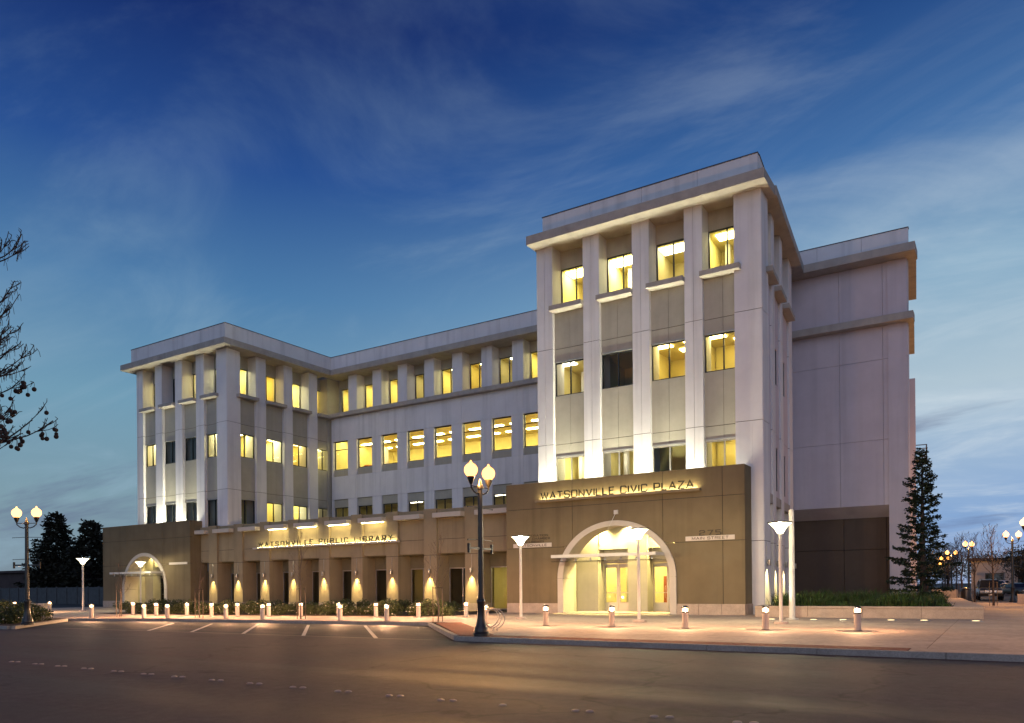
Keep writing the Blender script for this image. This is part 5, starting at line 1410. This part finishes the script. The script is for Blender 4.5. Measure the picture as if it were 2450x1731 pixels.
def make_car(label, loc, rz, paint, suv, tail=False, group=None):
    """front of the car looks along -y"""
    t = thing('parked_car', label, 'car', loc, rz, group)
    H = 1.74 if suv else 1.40; bz = 1.02 if suv else 0.86; w = 0.91 if suv else 0.86; gz = 0.34 if suv else 0.24
    b = B(); section(b, [(-2.3, w * .84, w * .8, gz + .06, bz - .22), (-2.2, w * .97, w * .9, gz, bz - .12), (-1.2, w, w * .95, gz, bz - 0.02), (-0.9, w, w * .97, gz, bz),
                         (0.8, w, w * .97, gz, bz + .02), (1.9, w, w * .95, gz, bz), (2.2, w * .96, w * .9, gz + .03, bz - .06), (2.3, w * .86, w * .82, gz + .1, bz - .14)], 0)
    local('body', b, M[paint], t)
    c = B(); back = 2.15 if suv else 1.5
    section(c, [(-1.0, w * .9, w * .86, bz - .05, bz + .02), (-0.35, w * .9, w * .72, bz - .05, H - .06), (0.1, w * .9, w * .72, bz - .05, H), (back - 0.6, w * .9, w * .72, bz - .05, H - .02),
                (back - (0.12 if suv else 0.0), w * .88, w * .7, bz - .05, H - .12 if suv else bz + .2), (back, w * .86, w * .8, bz - .05, bz + .02)], 0)
    cab = local('cabin', c, M[paint], t)
    # glass laid just proud of the cabin
    wz0, wz1 = bz + 0.05, H - 0.1
    g2 = B()
    def lerp_front(z): return -1.0 + (z - bz) / (H - 0.06 - bz) * 0.65 - 0.03
    y0, y1 = lerp_front(wz0), lerp_front(wz1)
    g2.add([(-w * .80, y0, wz0), (w * .80, y0, wz0), (w * .66, y1, wz1), (-w * .66, y1, wz1)], [(0, 1, 2, 3)])
    part_ = local('windscreen', g2, M['car_glass'], t)
    rb = B(); yb0 = back + 0.012; yb1 = back - (0.1 if suv else 0.5)
    rb.add([(w * .74, yb0, wz0), (-w * .74, yb0, wz0), (-w * .62, yb1 + 0.04, wz1 - 0.04), (w * .62, yb1 + 0.04, wz1 - 0.04)], [(0, 1, 2, 3)])
    local('rear_window', rb, M['car_glass'], t)
    for s in (-1, 1):
        sg_ = B(); ys = [(-0.62, wz0), (back - 0.35, wz0), (back - 0.6, wz1), (-0.28, wz1)]
        sg_.add([(s * ((w * .93) if z == wz0 else w * .775), y, z) for y, z in (ys if s > 0 else ys[::-1])], [(0, 1, 2, 3)])
        local('side_window', sg_, M['car_glass'], t)
        local('mirror', B().xyz(*sorted((s * w * .95, s * (w + 0.18))), -0.72, -0.6, bz - 0.02, bz + 0.13), M[paint], t)
        local('headlight', B().xyz(*sorted((s * w * .5, s * w * .86)), -2.325, -2.2, bz - 0.36, bz - 0.2), M['headlamp'], t)
        local('tail_light', B().xyz(*sorted((s * w * .62, s * w * .88)), 2.2, 2.325, bz - 0.3, bz - 0.12), M['tail'] if tail else M['redwood_panel'], t)
        for y in (-1.45, 1.4):
            r = 0.36 if suv else 0.31
            wh = B(); prof = [(r * .55, -0.1), (r * .93, -0.11), (r, -0.08), (r, 0.08), (r * .93, 0.11), (r * .55, 0.1)]
            wh.lathe(prof, n=18); wh.v = [(p[2] + s * (w - 0.1), p[0] + y, p[1] + r) for p in wh.v]
            wo = local('wheel', wh, M['tyre'], t)
            hb = B(); hb.lathe([(r * .55, -0.06), (r * .5, 0.07), (0, 0.09)], n=12); hb.v = [(s * p[2] + s * (w - 0.1), p[0] + y, p[1] + r) for p in hb.v]
            local('rim', hb, M['chrome'], wo)
    local('grille', B().xyz(-w * .46, w * .46, -2.33, -2.22, bz - 0.36, bz - 0.18), M['chrome'], t)
    local('bumper', B().xyz(-w * .93, w * .93, -2.42, -2.2, gz + 0.02, gz + 0.22), M['tyre'] if suv else M[paint], t)
    local('bumper', B().xyz(-w * .93, w * .93, 2.2, 2.4, gz + 0.04, gz + 0.22), M['tyre'] if suv else M[paint], t)
    local('number_plate', B().xyz(-0.17, 0.17, -2.435, -2.42, gz + 0.08, gz + 0.2), M['plate'], t)
    local('number_plate', B().xyz(-0.17, 0.17, 2.4, 2.415, gz + 0.1, gz + 0.22), M['plate'], t)
    if suv:
        for s in (-1, 1): local('roof_rail', B().xyz(*sorted((s * w * .6, s * w * .66)), 0, 1.7, H - 0.04, H + 0.05), M['metal_dark'], t)
    return t
make_car('dark four wheel drive parked facing the planter on the side street', (-0.75, 76.2, 0.0), R(4), 'car_dark', True)
make_car('silver saloon with lit red tail lamp cut by the picture edge', (2.6, 68.5, 0.0), R(6), 'car_silver', False, True)
CG = 'cars parked far along the side street'
make_car('white saloon parked far off before the pale shop', (1.3, 112, 0.0), R(40), 'car_white', False, False, CG)
make_car('dark saloon parked far off beside the white one', (1.6, 101, 0.0), R(30), 'car_dark', False, False, CG)
make_car('white four wheel drive standing farthest off by the round tree', (0.4, 124, 0.0), R(70), 'car_white', True, False, CG)
